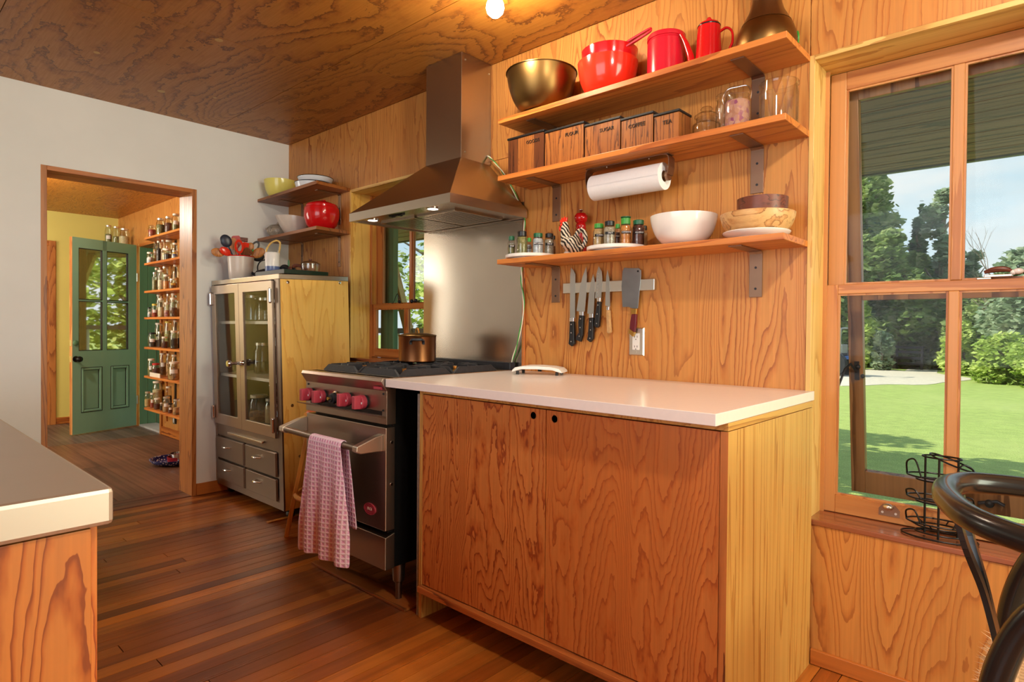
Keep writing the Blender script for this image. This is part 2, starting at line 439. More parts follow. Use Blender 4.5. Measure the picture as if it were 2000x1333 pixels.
m_pane2 = glass('clean_pane', (.94,.96,.95), .5)
m_doorpane = glass('door_pane', (.93,.96,.92), 15.0)
m_cork = M('cork', C(190,150,100), .8, var=.15, scale=60)
def grain_mat(name, a, b, c=None, scale=90):
    t = NT(name); v = t.coord((1,1,1)); vo = t.n('ShaderNodeTexVoronoi', {'Vector': v, 'Scale': scale})
    cc = t.ramp(t.n('ShaderNodeSeparateColor', {0: vo.outputs['Color']}).outputs[0], [(0, a), (.5, b), (1, c or a)])
    t.bsdf(cc, .7, bump=vo.outputs['Distance'], bstr=.4, bdist=.003); return t.m
g_herb = grain_mat('dried_green_herbs', C(110,112,62), C(140,136,84), C(80,84,44))
g_brown = grain_mat('brown_seeds', C(96,62,40), C(130,88,56), C(60,38,26))
g_dark = grain_mat('dark_tea', C(40,28,22), C(58,40,30), C(28,20,18))
g_cream = grain_mat('pale_grain', C(222,206,170), C(206,186,146), C(234,222,192))
g_orange = grain_mat('ground_turmeric', C(216,140,60), C(206,128,50), C(222,150,70), 200)
g_red = grain_mat('red_flakes', C(160,60,40), C(140,46,32), C(180,84,56))
g_tan = grain_mat('tan_spice', C(196,166,110), C(184,152,96), C(206,178,124), 200)
g_grey = grain_mat('grey_seeds', C(168,160,140), C(140,132,112), C(186,178,160), 240)
g_maroon = grain_mat('ground_chili', C(90,44,34), C(80,38,30), C(100,52,40), 200)
g_nut = grain_mat('mixed_nuts', C(170,110,64), C(206,160,110), C(110,66,40), 45)
g_petal = grain_mat('dried_petals', C(176,120,96), C(196,150,130), C(140,60,110), 80)
g_green = grain_mat('pickled_green', C(120,128,70), C(150,150,96), C(92,100,54), 50)
g_clear = grain_mat('bluish_powder', C(190,200,206), C(170,184,196), C(204,210,214), 220)
# foliage and ground
def leaf_mat(name, a, b, c):
    t = NT(name); r = t.noise(t.coord((1,1,1)), 1.6, 3, .7)
    n = t.n('ShaderNodeTexWhiteNoise', {'Vector': t.n('ShaderNodeVectorMath', {0: t.coord((1,1,1)), 1: (.35,.35,.35)}, operation='SNAP').outputs[0]}).outputs[0]
    cc = t.ramp(t.math('ADD', t.math('MULTIPLY', r, .6), t.math('MULTIPLY', n, .4)), [(.25, a), (.5, b), (.75, c)])
    d = t.n('ShaderNodeBsdfDiffuse', {0: cc}); tl = t.n('ShaderNodeBsdfTranslucent', {0: cc})
    ms = t.n('ShaderNodeMixShader', {0: .45, 1: d.outputs[0], 2: tl.outputs[0]})
    t.t.links.new(ms.outputs[0], t.out.inputs[0]); return t.m
m_leaf = leaf_mat('alder_leaves', C(96,122,70), C(150,172,104), C(206,214,150))
m_leaf_yellow = leaf_mat('bright_leaves', C(130,158,72), C(184,204,106), C(224,232,150))
m_leaf_dark = leaf_mat('conifer_needles', C(64,92,66), C(96,126,88), C(138,164,118))
m_leaf_grey = leaf_mat('greyish_leaves', C(116,142,110), C(166,184,148), C(212,220,190))
m_bark = M('bark', C(130,116,100), .9, var=.25, scale=8)
def grass_mat():
    t = NT('lawn_grass'); v = t.coord((1,1,1), rnd=False)
    a = t.noise(v, 60, 3, .75); b = t.noise(v, .35, 3, .6)
    c = t.ramp(a, [(.3, C(120,148,62)), (.5, C(164,184,92)), (.72, C(210,220,140))])
    m8 = t.noise(v, 5, 4, .7); c = t.mix(1.0, c, t.ramp(m8, [(.3, (.82,)*3), (.7, (1.15,)*3)]), 'MULTIPLY')
    c2 = t.mix(t.ramp(b, [(.45, (0,0,0)), (.7, (.35,.35,.35))]), c, C(190,200,120))
    t.bsdf(c2, .9, bump=a, bstr=.5, bdist=.05); return t.m
m_grass = grass_mat()
m_gravel = M('pale_gravel', C(206,196,176), .95, var=.15, scale=14, bump=.3)
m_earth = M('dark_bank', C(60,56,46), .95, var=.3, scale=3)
m_porch = wood('porch_ceiling_boards', C(160,112,84), C(140,94,70), C(104,68,48), 'x', bands=14, along=.4)
m_fascia = M('fascia_paint', C(120,128,100), .6)
m_blue = M('tractor_blue', C(50,96,170), .35)
m_grey = M('grey_metal', C(150,152,150), .45, .6)
m_deck = M('pale_porch_deck', C(176,178,176), .6, var=.1, scale=8)
m_cord = M('tan_paper_cord', C(196,160,118), .8, var=.2, scale=120, stretch=(1,8,1), bump=.3)
m_fringe = M('tan_fleece', C(204,170,130), .95, var=.25, scale=90, bump=.4)
m_dust = M('grey_dust_strip', C(150,140,128), .95, var=.2, scale=60, bump=.4)
m_bulb = NT('lit_bulb')
_e = m_bulb.n('ShaderNodeEmission', {0: (1,.90,.70,1), 1: 14.0}); m_bulb.t.links.new(_e.outputs[0], m_bulb.out.inputs[0]); m_bulb = m_bulb.m
m_lens = NT('lit_hood_lamp')
_e = m_lens.n('ShaderNodeEmission', {0: (1,.95,.82,1), 1: 8.0}); m_lens.t.links.new(_e.outputs[0], m_lens.out.inputs[0]); m_lens = m_lens.m
def waffle():
    t = NT('pink_waffle_cotton'); v = t.coord((1,1,1), rnd=False)
    s = t.n('ShaderNodeSeparateXYZ', {0: v}); pr = []
    for ax in ('X', 'Z'):
        w = t.math('ABSOLUTE', t.math('SUBTRACT', t.math('FRACT', t.math('MULTIPLY', s.outputs[ax], 54.0)), .5)); pr.append(w)
    h = t.math('MAXIMUM', pr[0], pr[1])
    c = t.ramp(h, [(.20, C(226,164,204)), (.38, C(246,220,238))])
    t.bsdf(c, .9, bump=h, bstr=.8, bdist=.008); return t.m
m_towel = waffle()
def stripes():
    t = NT('barred_feather_glaze'); v = t.coord((1,1,1), rnd=False)
    w = t.n('ShaderNodeTexWave', {'Vector': v, 'Scale': 30, 'Distortion': 3.0, 'Detail': 1.0, 'Detail Scale': 1.5}, bands_direction='DIAGONAL')
    c = t.ramp(w.outputs[0], [(.42, C(26,22,20)), (.58, C(206,196,176))])
    t.bsdf(c, .3); return t.m
m_stripes = stripes()
def blue_white():
    t = NT('blue_and_white_glaze'); v = t.coord((1,1,1), rnd=False)
    vo = t.n('ShaderNodeTexVoronoi', {'Vector': v, 'Scale': 60})
    c = t.ramp(vo.outputs['Distance'], [(.3, C(220,224,234)), (.42, C(36,50,120))]); t.bsdf(c, .2); return t.m
m_bluewhite = blue_white()
# ================================================================ room shell
H = 2.432
XR, YF = 6.4, -4.42       # right and front walls (behind the viewer)
OW1 = (3.556, 4.335, .467, 2.038)      # opening of window_1: x0, x1, z0, z1
OW2 = (.800, 1.560, .900, 1.990)       # opening of window_2
def wall_with_holes(name, mat, x0, x1, z0, z1, d0, d1, holes, fn):
    # wall in the a/z plane from d0 to d1 with rectangular holes, cut into boxes
    xs = sorted({x0, x1, *[h[0] for h in holes], *[h[1] for h in holes]})
    m = MB()
    for a, b in zip(xs, xs[1:]):
        spans = [(z0, z1)]
        for h in holes:
            if h[0] <= a+1e-6 and h[1] >= b-1e-6:
                ns = []
                for s0, s1 in spans:
                    if h[2] > s0: ns.append((s0, min(h[2], s1)))
                    if h[3] < s1: ns.append((max(h[3], s0), s1))
                spans = ns
        for s0, s1 in spans:
            if s1-s0 > 1e-4:
                p = fn(a, s0, d0); q = fn(b, s1, d1); m.box(*p, *q)
    return struct(m.build(name, mat))
wb_ = wall_with_holes('wall_back', m_edge, -.0, XR+.2, -.1, H+.1, .012, .20, [OW1, OW2], lambda a, z, d: (a, d, z))
wb_['label'] = 'fir plywood window wall behind the range and counter'
def wpanel(x0, x1, z0, z1):
    g = .0012
    return box(x0+g, 0, z0+g, x1-g, .012, z1-g).build('wall_panel', m_ply, wb_, bevel=.0008)
for r in [(0, .80, 0, H), (.80, 1.553, 0, .90), (.80, 1.553, 1.99, H), (1.56, 2.285, 0, 1.95), (1.553, 2.285, 1.95, H), (2.285, 3.556, 0, H),
          (3.556, 4.335, 0, .467), (3.556, 4.335, 2.038, H), (4.335, XR, 0, H)]: wpanel(*r)
box(2.285, -.012, .92, 2.300, 0, 1.63).build('edge_strip', m_edge, wb_, bevel=.001)

DY0, DY1, DZ = -1.452, -.636, 2.0       # doorway in the white wall
wl = wall_with_holes('wall_left', m_white, YF, 0, -.1, H+.1, -.205, 0, [(DY0, DY1, -.2, DZ)], lambda a, z, d: (d, a, z))
wl['label'] = 'white painted partition wall with the pantry doorway'
wr_ = wall_with_holes('wall_right', m_white, YF, 0, -.1, H+.1, XR, XR+.2, [(-1.42, -.08, .7, 2.2)], lambda a, z, d: (d, a, z))
wf = wall_with_holes('wall_front', m_white, -.2, XR, -.1, H+.1, YF-.2, YF, [(2.0, 4.6, .8, 2.3)], lambda a, z, d: (a, d, z))
# doorway lining
t = struct(thing('trim_1', 'plywood lining of the pantry doorway', None))
J = .028
MB().box(-.216, DY1-J, 0, .004, DY1, DZ).build('jamb', m_jamb, t, bevel=.0015)
MB().box(-.216, DY0, 0, .004, DY0+J, DZ).build('jamb', m_jamb, t, bevel=.0015)
MB().box(-.216, DY0+J, DZ-.026, .004, DY1-J, DZ).build('head', m_basey, t, bevel=.0015)
struct(MB().box(0, DY1, .002, .012, -.012, .078).build('baseboard_left', m_basey, bevel=.0015))
struct(MB().box(3.586, -.014, .002, XR, 0, .052).build('baseboard_back', m_base, bevel=.002))
# ceiling
ce = struct(MB().box(-.2, YF-.2, H+.012, XR+.2, .2, H+.12).build('ceiling', m_reveal), 'dark varnished plywood ceiling of the kitchen')
rows = [(-.52, 0, (0, 1.553, 3.99, XR)), (-1.74, -.52, (0, 1.33, 3.77, XR)), (-2.96, -1.74, (0, .80, 3.24, 5.68, XR)), (YF, -2.96, (0, 2.2, 4.64, XR))]
for y0, y1, xs in rows:
    for a, b in zip(xs, xs[1:]):
        box(a+.0015, y0+.0015, H, b-.0015, y1-.0015, H+.012).build('ceiling_panel', m_ceil, ce)
m_putty_tan = M('tan_filler', C(196,158,96), .6)
# filler blobs on the ceiling
for i, (x, y, r) in enumerate([(.42, -.98, .020), (.72, -1.36, .014), (1.30, -1.02, .018), (.55, -.74, .010)]):
    MB().cyl(r, H-.0006, H+.002, (x, y, 0), 10).build('putty_patch', m_putty_tan, ce)
# floor
fl = struct(box(-.0, YF-.2, -.12, XR+.2, .2, -.018).build('floor', m_void), 'worn strip wood floor of the kitchen')
rnd = random.Random(3); x = 0.0; wd = .0635; meshes = {}
def plank(x0, x1, y0, y1, mat, parent, zt=0.0):
    key = (round(x1-x0, 4), round(y1-y0, 4), mat.name)
    w, l = x1-x0, y1-y0
    z = zt-rnd.random()*.0008
    if key in meshes:
        o = bpy.data.objects.new('floor_board', meshes[key]); COL.objects.link(o)
    else:
        m = MB(); e = .0012
        m.hexa([(0,0,-.018),(w,0,-.018),(w,l,-.018),(0,l,-.018)], [(e,e,0),(w-e,e,0),(w-e,l-e,0),(e,l-e,0)])
        o = m.build('floor_board', mat); meshes[key] = o.data
    o.parent = parent; o.location = (x0, y0, z); return o
while x < XR:
    mat = m_floor_orange if (.26 < x < .58 or x > 2.42) else m_floor
    j = -1.0-rnd.random()*2.2
    for a, b in ((YF, j), (j, 0)):
        if mat is m_floor and rnd.random() < .08: mt = m_floor_orange
        else: mt = mat
        plank(x+.0004, x+wd-.0004, round(a, 2)+.0005, round(b, 2)-.0005, mt, fl)
    x += wd
# ---------------------------------------------------------------- pantry shell
PX, PH = -4.08, 2.36
PD = (-3.36, -2.64, 2.0)
wp = wall_with_holes('wall_pantry_back', m_ply, PX, -.205, -.1, PH+.1, 0, .16, [(PD[0], PD[1], -.2, PD[2])], lambda a, z, d: (a, d, z))
wp['label'] = 'plywood pantry wall behind the jar shelves'
wy = wall_with_holes('wall_pantry_left', m_yellow, -3.2, .0, -.1, PH+.1, PX-.14, PX, [(-1.40, -.665, -.2, 1.975)], lambda a, z, d: (d, a, z))
wy['label'] = 'yellow painted far wall of the pantry'
wpf = wall_with_holes('wall_pantry_front', m_yellow, PX-1.4, -.205, -.1, PH+.1, -3.3, -3.2, [], lambda a, z, d: (a, d, z))
wbey = struct(box(PX-1.35, -3.2, -.1, PX-1.3, .16, PH+.1).build('wall_beyond', m_ply), 'plywood wall glimpsed through the far doorway')
pc = struct(box(PX-1.35, -3.2, PH+.01, -.205, 0.16, PH+.1).build('ceiling_pantry', m_ceil), 'plywood ceiling of the pantry')
m_ceil2 = wood('pantry_ceiling_plywood', C(190,122,44), C(170,100,34), C(134,72,26), 'x', bands=26, along=1.6, jag=1.4)
for a, b, y0, y1 in [(PX, -1.9, -1.16, 0), (-1.9, -.205, -1.16, 0), (PX, -2.9, -3.2, -1.163), (-2.9, -.205, -3.2, -1.163)]:
    box(a+.001, y0+.001, PH, b-.001, y1-.001, PH+.01).build('ceiling_panel', m_ceil2, pc)
pf = struct(box(PX-1.35, -3.2, -.12, -.205, .16, -.018).build('floor_pantry', m_void), 'dark brown board floor of the pantry')
y = 0.0; kx = 0
while y > -2.4:
    w = .205; y0 = max(y-w, -2.4)
    js = [-2.62, -.215] if kx % 2 else [-2.62, -1.3-.1*(kx % 3), -.215]
    for a, b in zip(js, js[1:]): plank(a+.001, b-.001, y0+.0008, y-.0008, m_floor_pantry, pf)
    for yy in (0, .5): plank(-5.3, -2.622, y-w*(yy+.5)+.0006, y-w*yy-.0006, m_floor_grey, pf)
    y -= w; kx += 1
th = struct(box(-.205, DY0, -.12, 0, DY1, -.018).build('trim_2', m_void), 'threshold boards between kitchen and pantry')
for a, b in ((-.204, -.14), (-.138, -.072), (-.070, -.002)): plank(a, b, DY0+.002, DY1-.002, m_thresh, th, .003)
struct(MB().box(PX, -.66, .002, PX+.014, -.02, .075).build('baseboard_pantry_left', m_basey, bevel=.002))
struct(MB().box(PD[1]+.04, -.014, .002, -.22, 0, .085).build('baseboard_pantry_back', m_base, bevel=.002))
t = struct(thing('trim_3', 'fir casing of the far doorway in the yellow wall', None))
box(PX, -.665, 0, PX+.02, -.605, 2.03).build('casing', m_jamb, t, bevel=.002)
box(PX, -1.46, 0, PX+.02, -1.40, 2.03).build('casing', m_jamb, t, bevel=.002)
box(PX, -1.40, 1.975, PX+.02, -.665, 2.03).build('head_casing', m_basey, t, bevel=.002)
box(PX-.14, -.68, 0, PX, -.665, 1.975).build('jamb', m_jamb, t)
# exterior doorway frame of the pantry
t = struct(thing('trim_4', 'frame of the outside doorway behind the green door', None))
box(PD[0], 0, 0, PD[0]+.03, .17, PD[2]).build('jamb', m_reveal, t)
box(PD[1]-.03, 0, 0, PD[1], .17, PD[2]).build('jamb', m_jamb, t)
box(PD[0]+.03, 0, PD[2]-.03, PD[1]-.03, .17, PD[2]).build('head', m_base, t)
box(PD[1], -.016, 0, PD[1]+.05, 0, PD[2]+.04).build('casing', m_jamb, t)
box(PD[0]+.03, .0, .0, PD[1]-.03, .17, .02).build('threshold', m_deck, t)
lamp('pantry_fill_point', 'POINT', (-2.1, -1.5, 2.15), (-2.1,-1.5,0), 50, (1,.95,.84), shadow_soft_size=.05)  # unseen lamp added to brighten the green door and the pantry
lamp('pantry_fill_area', 'AREA', (-2.4, -3.1, 1.5), (-2.4, 0, 1.2), 60, (1, .97, .86), shape='RECTANGLE', size=1.6, size_y=1.3)  # added area lamp filling the pantry, no window opening behind it
# ---------------------------------------------------------------- green door, standing open
LW = .680
d1 = struct(thing('door_1', 'green half glazed panel door standing open in the pantry', None, (PD[0]+.005, -.03, .012), -1.205))
DT = 1.972
zs, zk, zl, zp0, zp1 = .834, 1.345, 1.87, .214, .66
ua, ub, uc, ud = .092, .332, .373, .619
m = MB()
for u0, u1, z0, z1 in [(0, ua, 0, DT), (ud, LW, 0, DT), (ub, uc, zs, DT), (ua, ud, zl, DT), (ua, ud, zp1+.0, zs), (ua, ud, 0, zp0), (.285, .385, zp0, zp1), (.590, ud, zp0, zp1)]:
    if u1 > u0: m.box(u0, -.02, z0, u1, .02, z1)
m.build('door_frame', m_green, d1)
box(LW, -.02, 0, LW+.0015, .02, DT).build('bare_edge', m_sash, d1, label='bare wood edge of the green door')
for a, b in ((ua, ub), (uc, ud)):
    box(a, -.008, zk-.008, b, .012, zk+.008).build('muntin', m_green, d1)
    for z0, z1 in ((zs, zk-.008), (zk+.008, zl)):
        box(a, -.003, z0, b, .003, z1).build('pane', m_doorpane, d1)
        q = MB(); w = .007
        for r in [(a, z0, a+w, z1), (b-w, z0, b, z1), (a, z0, b, z0+w), (a, z1-w, b, z1)]: q.box(r[0], .003, r[1], r[2], .016, r[3])
        q.build('glazing_bead', m_putty, d1)
for a, b in ((ua, .285), (.385, .590)):
    box(a, -.012, zp0, b, .006, zp1).build('panel', m_green, d1)
    q = MB().ring([(a-.006,zp0-.006),(b+.006,zp0-.006),(b+.006,zp1+.006),(a-.006,zp1+.006)], [(a,zp0),(b,zp0),(b,zp1),(a,zp1)], XZ, .0195, .0215).build('panel_dark_edge', m_putty, d1)
    q = MB(); w = .022
    for r in [(a, zp0, a+w, zp1), (b-w, zp0, b, zp1), (a+w, zp0, b-w, zp0+w), (a+w, zp1-w, b-w, zp1)]: q.box(r[0], .006, r[1], r[2], .026, r[3])
    q.build('panel_moulding', m_green, d1, bevel=.006)
    q = MB(); w = .009
    for r in [(a+.022, zp0+.022, a+.027, zp1-.022), (b-.027, zp0+.022, b-.022, zp1-.022), (a+.022, zp0+.022, b-.022, zp0+.027), (a+.022, zp1-.027, b-.022, zp1-.022)]: q.box(r[0], .006, r[1], r[2], .009, r[3])
    q.build('panel_shadow_groove', m_putty, d1)
MB().lathe([(.030,0),(.030,.006),(.012,.010),(.011,.035),(.024,.042),(.030,.056),(.026,.072),(.012,.080),(1e-4,.081)], (.648,.02,.755), 16, 'y').build('knob', m_black, d1, smooth=True)
MB().lathe([(.028,0),(.026,.010),(.018,.016),(1e-4,.018)], (.648,.02,.915), 16, 'y').build('deadbolt', m_green_dark, d1, smooth=True)
for z in (.755, .915): box(LW+.001, -.012, z-.03, LW+.004, .012, z+.03).build('latch_plate', m_chrome, d1)
for z in (.28, 1.62): MB().cyl(.008, z-.045, z+.045, (-.006, .024, 0), 8).build('hinge', m_lid_steel, d1)
# ---------------------------------------------------------------- window_1, the big one with propped storm sash
w1 = struct(thing('window_1', 'large fir sash window overlooking the lawn', None))
x0, x1, z0, z1 = OW1
box(x0, -.004, z0, x0+.016, .205, z1).build('lining', m_reveal, w1, bevel=.001)
box(x1-.016, -.004, z0, x1, .205, z1).build('lining', m_reveal, w1, bevel=.001)
box(x0+.016, -.004, z1-.016, x1-.016, .205, z1).build('lining_head', m_revealx, w1, bevel=.001)
box(x0, -.006, z0, x1, .205, z0+.018).build('sill', m_sill, w1, bevel=.003)
xa, xb = x0+.016, x1-.016
def sash(parent, name, a, b, zb, zt, y0, y1, st, rb, rt, mun, mats=(m_sash, m_sashx), panes=m_pane, nm='sash', lab=None):
    m = MB(); m.box(a, y0, zb, a+st, y1, zt).box(b-st, y0, zb, b, y1, zt)
    o = m.build(nm, mats[0], parent, bevel=.002, label=lab)
    MB().box(a+st, y0, zb, b-st, y1, zb+rb).build('bottom_rail', mats[1], o, bevel=.002)
    MB().box(a+st, y0, zt-rt, b-st, y1, zt).build('top_rail', mats[1], o, bevel=.002)
    c = (a+b)/2; g = [(a+st, b-st)]
    if mun:
        MB().box(c-mun/2, y0, zb+rb, c+mun/2, y1, zt-rt).build('muntin', mats[0], o, bevel=.003)
        g = [(a+st, c-mun/2), (c+mun/2, b-st)]
    ym = (y0+y1)/2
    for p, q in g:
        box(p-.004, ym-.0015, zb+rb-.004, q+.004, ym+.0015, zt-rt+.004).build('pane', panes, o)
        k = MB(); w = .006
        for r in [(p, zb+rb, p+w, zt-rt), (q-w, zb+rb, q, zt-rt), (p+w, zb+rb, q-w, zb+rb+w), (p+w, zt-rt-w, q-w, zt-rt)]: k.box(r[0], y0+.006, r[1], r[2], ym, r[3])
        k.build('bead', mats[0], o)
    return o
ls_ = sash(w1, 'lower', xa+.006, xb-.006, z0+.02, 1.277, .130, .162, .040, .062, .032, .028, nm='lower_sash')
us_ = sash(w1, 'upper', xa+.004, xb-.004, 1.25, z1-.018, .168, .200, .050, .030, .062, .030, nm='upper_sash')
box(xa, .122, z0+.018, xa+.012, .130, z1-.02).build('stop', m_sash, w1); box(xb-.012, .122, z0+.018, xb, .130, z1-.02).build('stop', m_sash, w1)
lift = MB().hexa([(3.752,.128,.508),(3.812,.128,.508),(3.812,.130,.508),(3.752,.130,.508)], [(3.752,.128,.530),(3.812,.128,.530),(3.812,.130,.530),(3.752,.130,.530)])
lift.hexa([(3.752,.128,.530),(3.812,.128,.530),(3.812,.130,.530),(3.752,.130,.530)], [(3.764,.128,.546),(3.798,.128,.546),(3.798,.130,.546),(3.764,.130,.546)])
lo = lift.build('sash_lift', m_bracket, w1, label='nickel sash lift on the bottom rail')
MB().ball((3.780,.120,.540), .015, 12, 8, 1, .9, .7).build('lift_hook', m_lid_steel, lo, smooth=True)
for xx in (3.763, 3.801): MB().cyl(.004, .1265, .128, (xx, 0, .519), 8, 'y').build('screw', m_lid_steel, lo)
# storm sash, hinged at the head and propped open
st = thing('storm_sash', 'weathered storm sash hung outside the big window and propped open', 'window sash', (0,.235,1.975))
sg = math.atan2(.20, 1.47); st.rotation_euler = (sg, 0, 0)
def sb(a, b, z0_, z1_, nm): return box(a, 0, z0_, b, .034, z1_).build(nm, m_storm, st, bevel=.002)
SA, SB_, SL = 3.598, 4.285, -1.49
sb(SA, SA+.048, SL, 0, 'stile'); sb(SB_-.048, SB_, SL, 0, 'stile'); sb(SA+.048, SB_-.048, SL, SL+.085, 'bottom_rail'); sb(SA+.048, SB_-.048, -.038, 0, 'top_rail'); sb(SA+.048, SB_-.048, -.752, -.722, 'middle_rail')
for a, b in ((SL+.085, -.752), (-.722, -.038)): box(SA+.046, .015, a, SB_-.046, .018, b).build('pane', m_pane, st)
br = MB().tube([(3.625,-.004,-1.02),(3.612,-.03,-.985),(3.60,-.06,-1.0),(3.586,-.10,-1.06)], .0045, 6); br.ball((3.63,-.006,-1.0), .009); br.ball((3.645,-.004,-1.035), .008); br.box(3.618,-.006,-1.05,3.634,0,-.98)
br.build('stay_hook', m_iron, st, smooth=True)
MB().ball((4.02,-.006,-1.452), .014).tube([(3.99,-.006,-1.455),(4.04,-.008,-1.44),(4.06,-.006,-1.45)], .006).build('catch', m_iron, st, smooth=True)
# ---------------------------------------------------------------- window_2 behind the range
w2 = struct(thing('window_2', 'narrow sash window beside the range hood', None))
x0, x1, z0, z1 = OW2
box(x0, -.004, z0, x0+.016, .205, z1).build('lining', m_plyside, w2, bevel=.001)
box(x1-.016, -.004, z0, x1, .205, z1).build('lining', m_reveal, w2, bevel=.001)
box(x0+.016, -.004, z1-.016, x1-.016, .205, z1).build('lining_head', m_revealx, w2, bevel=.001)
box(x0, -.004, z0, x1, .205, z0+.018).build('sill', m_sill, w2, bevel=.002)
m_sash2 = wood('red_sash_fir', C(204,132,74), C(186,110,58), C(156,84,42), 'z', bands=14, along=.3)
m_sash2x = wood('red_sash_fir_rail', C(204,132,74), C(186,110,58), C(156,84,42), 'x', bands=14, along=.3)
sash(w2, 'lower', x0+.018, x1-.018, z0+.02, 1.262, .150, .182, .040, .05, .030, .026, (m_sash2, m_sash2x), m_pane2, nm='lower_sash')
sash(w2, 'upper', x0+.018, x1-.018, 1.235, z1-.018, .188, .220, .060, .03, .05, .026, (m_sash2, m_sash2x), m_pane2, nm='upper_sash')
box(x0+.016, .14, z0+.018, x0+.03, .150, z1-.02).build('stop', m_sash2, w2)
t = MB(); t.box(.86, .262, .6, .905, .30, 2.2).box(.78, .255, .6, .855, .30, 2.2).build('outside_frame', m_green_dark, w2)
# objects on the meeting rails
k = MB().box(4.000,.136,1.277,4.036,.158,1.283).box(4.018,.134,1.2831,4.085,.160,1.291)
tag(k.build('pocket_tin', m_lid_steel, bevel=.002), 'flat pale tin lying on the meeting rail of the big window', 'tin')
hm = MB().tube(spline([(4.018,.148,1.299),(4.04,.148,1.306),(4.065,.148,1.3065),(4.083,.148,1.301)], 5), [.005+.004*math.sin(PI*i/15) for i in range(16)], 10, flat=1.0)
tag(hm.build('driftwood_piece', m_bowldark, smooth=True), 'small curved dark wood piece lying on the tin', 'ornament')
hs = MB().ball((4.098,.148,1.299), .012, 12, 8, 1.15, .8, .75).ball((4.086,.148,1.296), .008, 10, 6)
tag(hs.build('shell', m_ceramic, smooth=True), 'little pale shell resting beside the dark wood piece', 'shell')
wbird = MB().tube(spline([(1.03,.165,1.264),(1.05,.165,1.285),(1.07,.165,1.318),(1.085,.165,1.324),(1.09,.165,1.295),(1.105,.165,1.268)], 5), .002, 6).tube(spline([(1.085,.165,1.322),(1.10,.165,1.30),(1.115,.165,1.266)], 4), .002, 6).ball((1.10,.165,1.275), .010, 8, 6)
tag(wbird.build('wire_ornament', m_iron, smooth=True), 'bent wire ornament standing on the rail of the range window', 'ornament')
wk = MB().tube([(1.23,.165,1.272),(1.30,.165,1.276)], .005, 8).ball((1.225,.165,1.276), .012, 10, 6).ball((1.265,.165,1.279), .011, 10, 6)
tag(wk.build('iron_latch_ornament', m_iron, smooth=True), 'dark iron knobbed piece lying on the rail of the range window', 'ornament')
# ================================================================ fixed furniture
ZL = lambda pts, y: [(a, y, b) for a, b in pts]
def bracket(parent, x, z, depth=.19, drop=.165, w=.046, y=0, mat=None):
    # flat steel angle: leg on the wall, arm under the board, rounded bend
    t = .004; prof = [(-y-.0, z-drop), (-t, z-drop), (-t, z-.012), (-.012, z-t), (-depth, z-t), (-depth, z), (-.010, z), (0, z-.010)]
    prof = [(0, z-drop)]+prof[1:]
    o = MB().prism(prof, lambda a, b, d: (d, a, b), x-w/2, x+w/2).build('bracket', mat or m_bracket, parent, world=True, bevel=.0008)
    for zz in (z-drop+.03, z-drop+.105): MB().cyl(.0045, -t-.0012, -t, (x, 0, zz), 8, 'y').build('screw', m_iron, o, world=False, loc=tuple(-Vector(parent.location)))
    return o
SX0, SX1, SD = 2.328, 3.556, .231
SZ = {1: 2.042, 2: 1.790, 3: 1.421}
shl = {1: 'top fir wall shelf holding the bowls and red enamelware', 2: 'middle fir wall shelf holding the wooden canisters', 3: 'lowest fir wall shelf holding spices and the white bowl'}
for k in (1, 2, 3):
    t = thing('wall_shelf', shl[k], 'shelf', (SX0, 0, SZ[k]), group='fir wall shelves beside the big window')
    box(0, -SD, -.021, SX1-SX0, -.0005, 0).build('board', m_shelf, t, bevel=.0015)
    for x in (2.481, 3.385): bracket(t, x, SZ[k]-.0212)
# corner shelves
for k, z in enumerate((2.002, 1.727)):
    t = thing('corner_shelf', ('upper' if k == 0 else 'lower')+' stained corner shelf above the steel cabinet', 'shelf', (0.001, 0, z), group='corner shelves')
    m = MB().hexa([(0,-.232,-.02),(.83,-.255,-.02),(.80,-.001,-.02),(0,-.001,-.02)], [(0,-.232,0),(.83,-.255,0),(.80,-.001,0),(0,-.001,0)])
    m.build('board', m_shelf_dark, t, bevel=.0015)
    for x in (.20, .68): bracket(t, x, z-.0202, .17, .20, .030)
# ---------------------------------------------------------------- white topped counter
ct = thing('counter_cabinet', 'fir plywood counter cabinet with two finger-hole doors beside the big window', 'cabinet', (2.3735, 0, 0))
def B(*a): return box(*a)
B(2.3735,-.700,0,2.3905,-.002,.884).build('left_panel', m_end, ct, world=True, bevel=.001)
B(3.566,-.700,0,3.585,-.016,.862).build('right_panel', m_end, ct, world=True, bevel=.001)
B(3.5655,-.7005,0,3.5852,-.700,.862).build('panel_edge', m_edge, ct, world=True)
B(2.3910,-.699,.864,3.585,-.016,.884).build('sub_top', m_endy, ct, world=True, bevel=.001)
B(2.391,-.722,.108,3.5655,-.10,.130).build('bottom_board', m_edgex, ct, world=True, bevel=.0015)
B(2.391,-.03,.131,3.5655,-.018,.862).build('back_panel', m_plyx, ct, world=True)
B(2.391,-.56,0,3.5655,-.545,.107).build('toe_kick', m_void, ct, world=True)
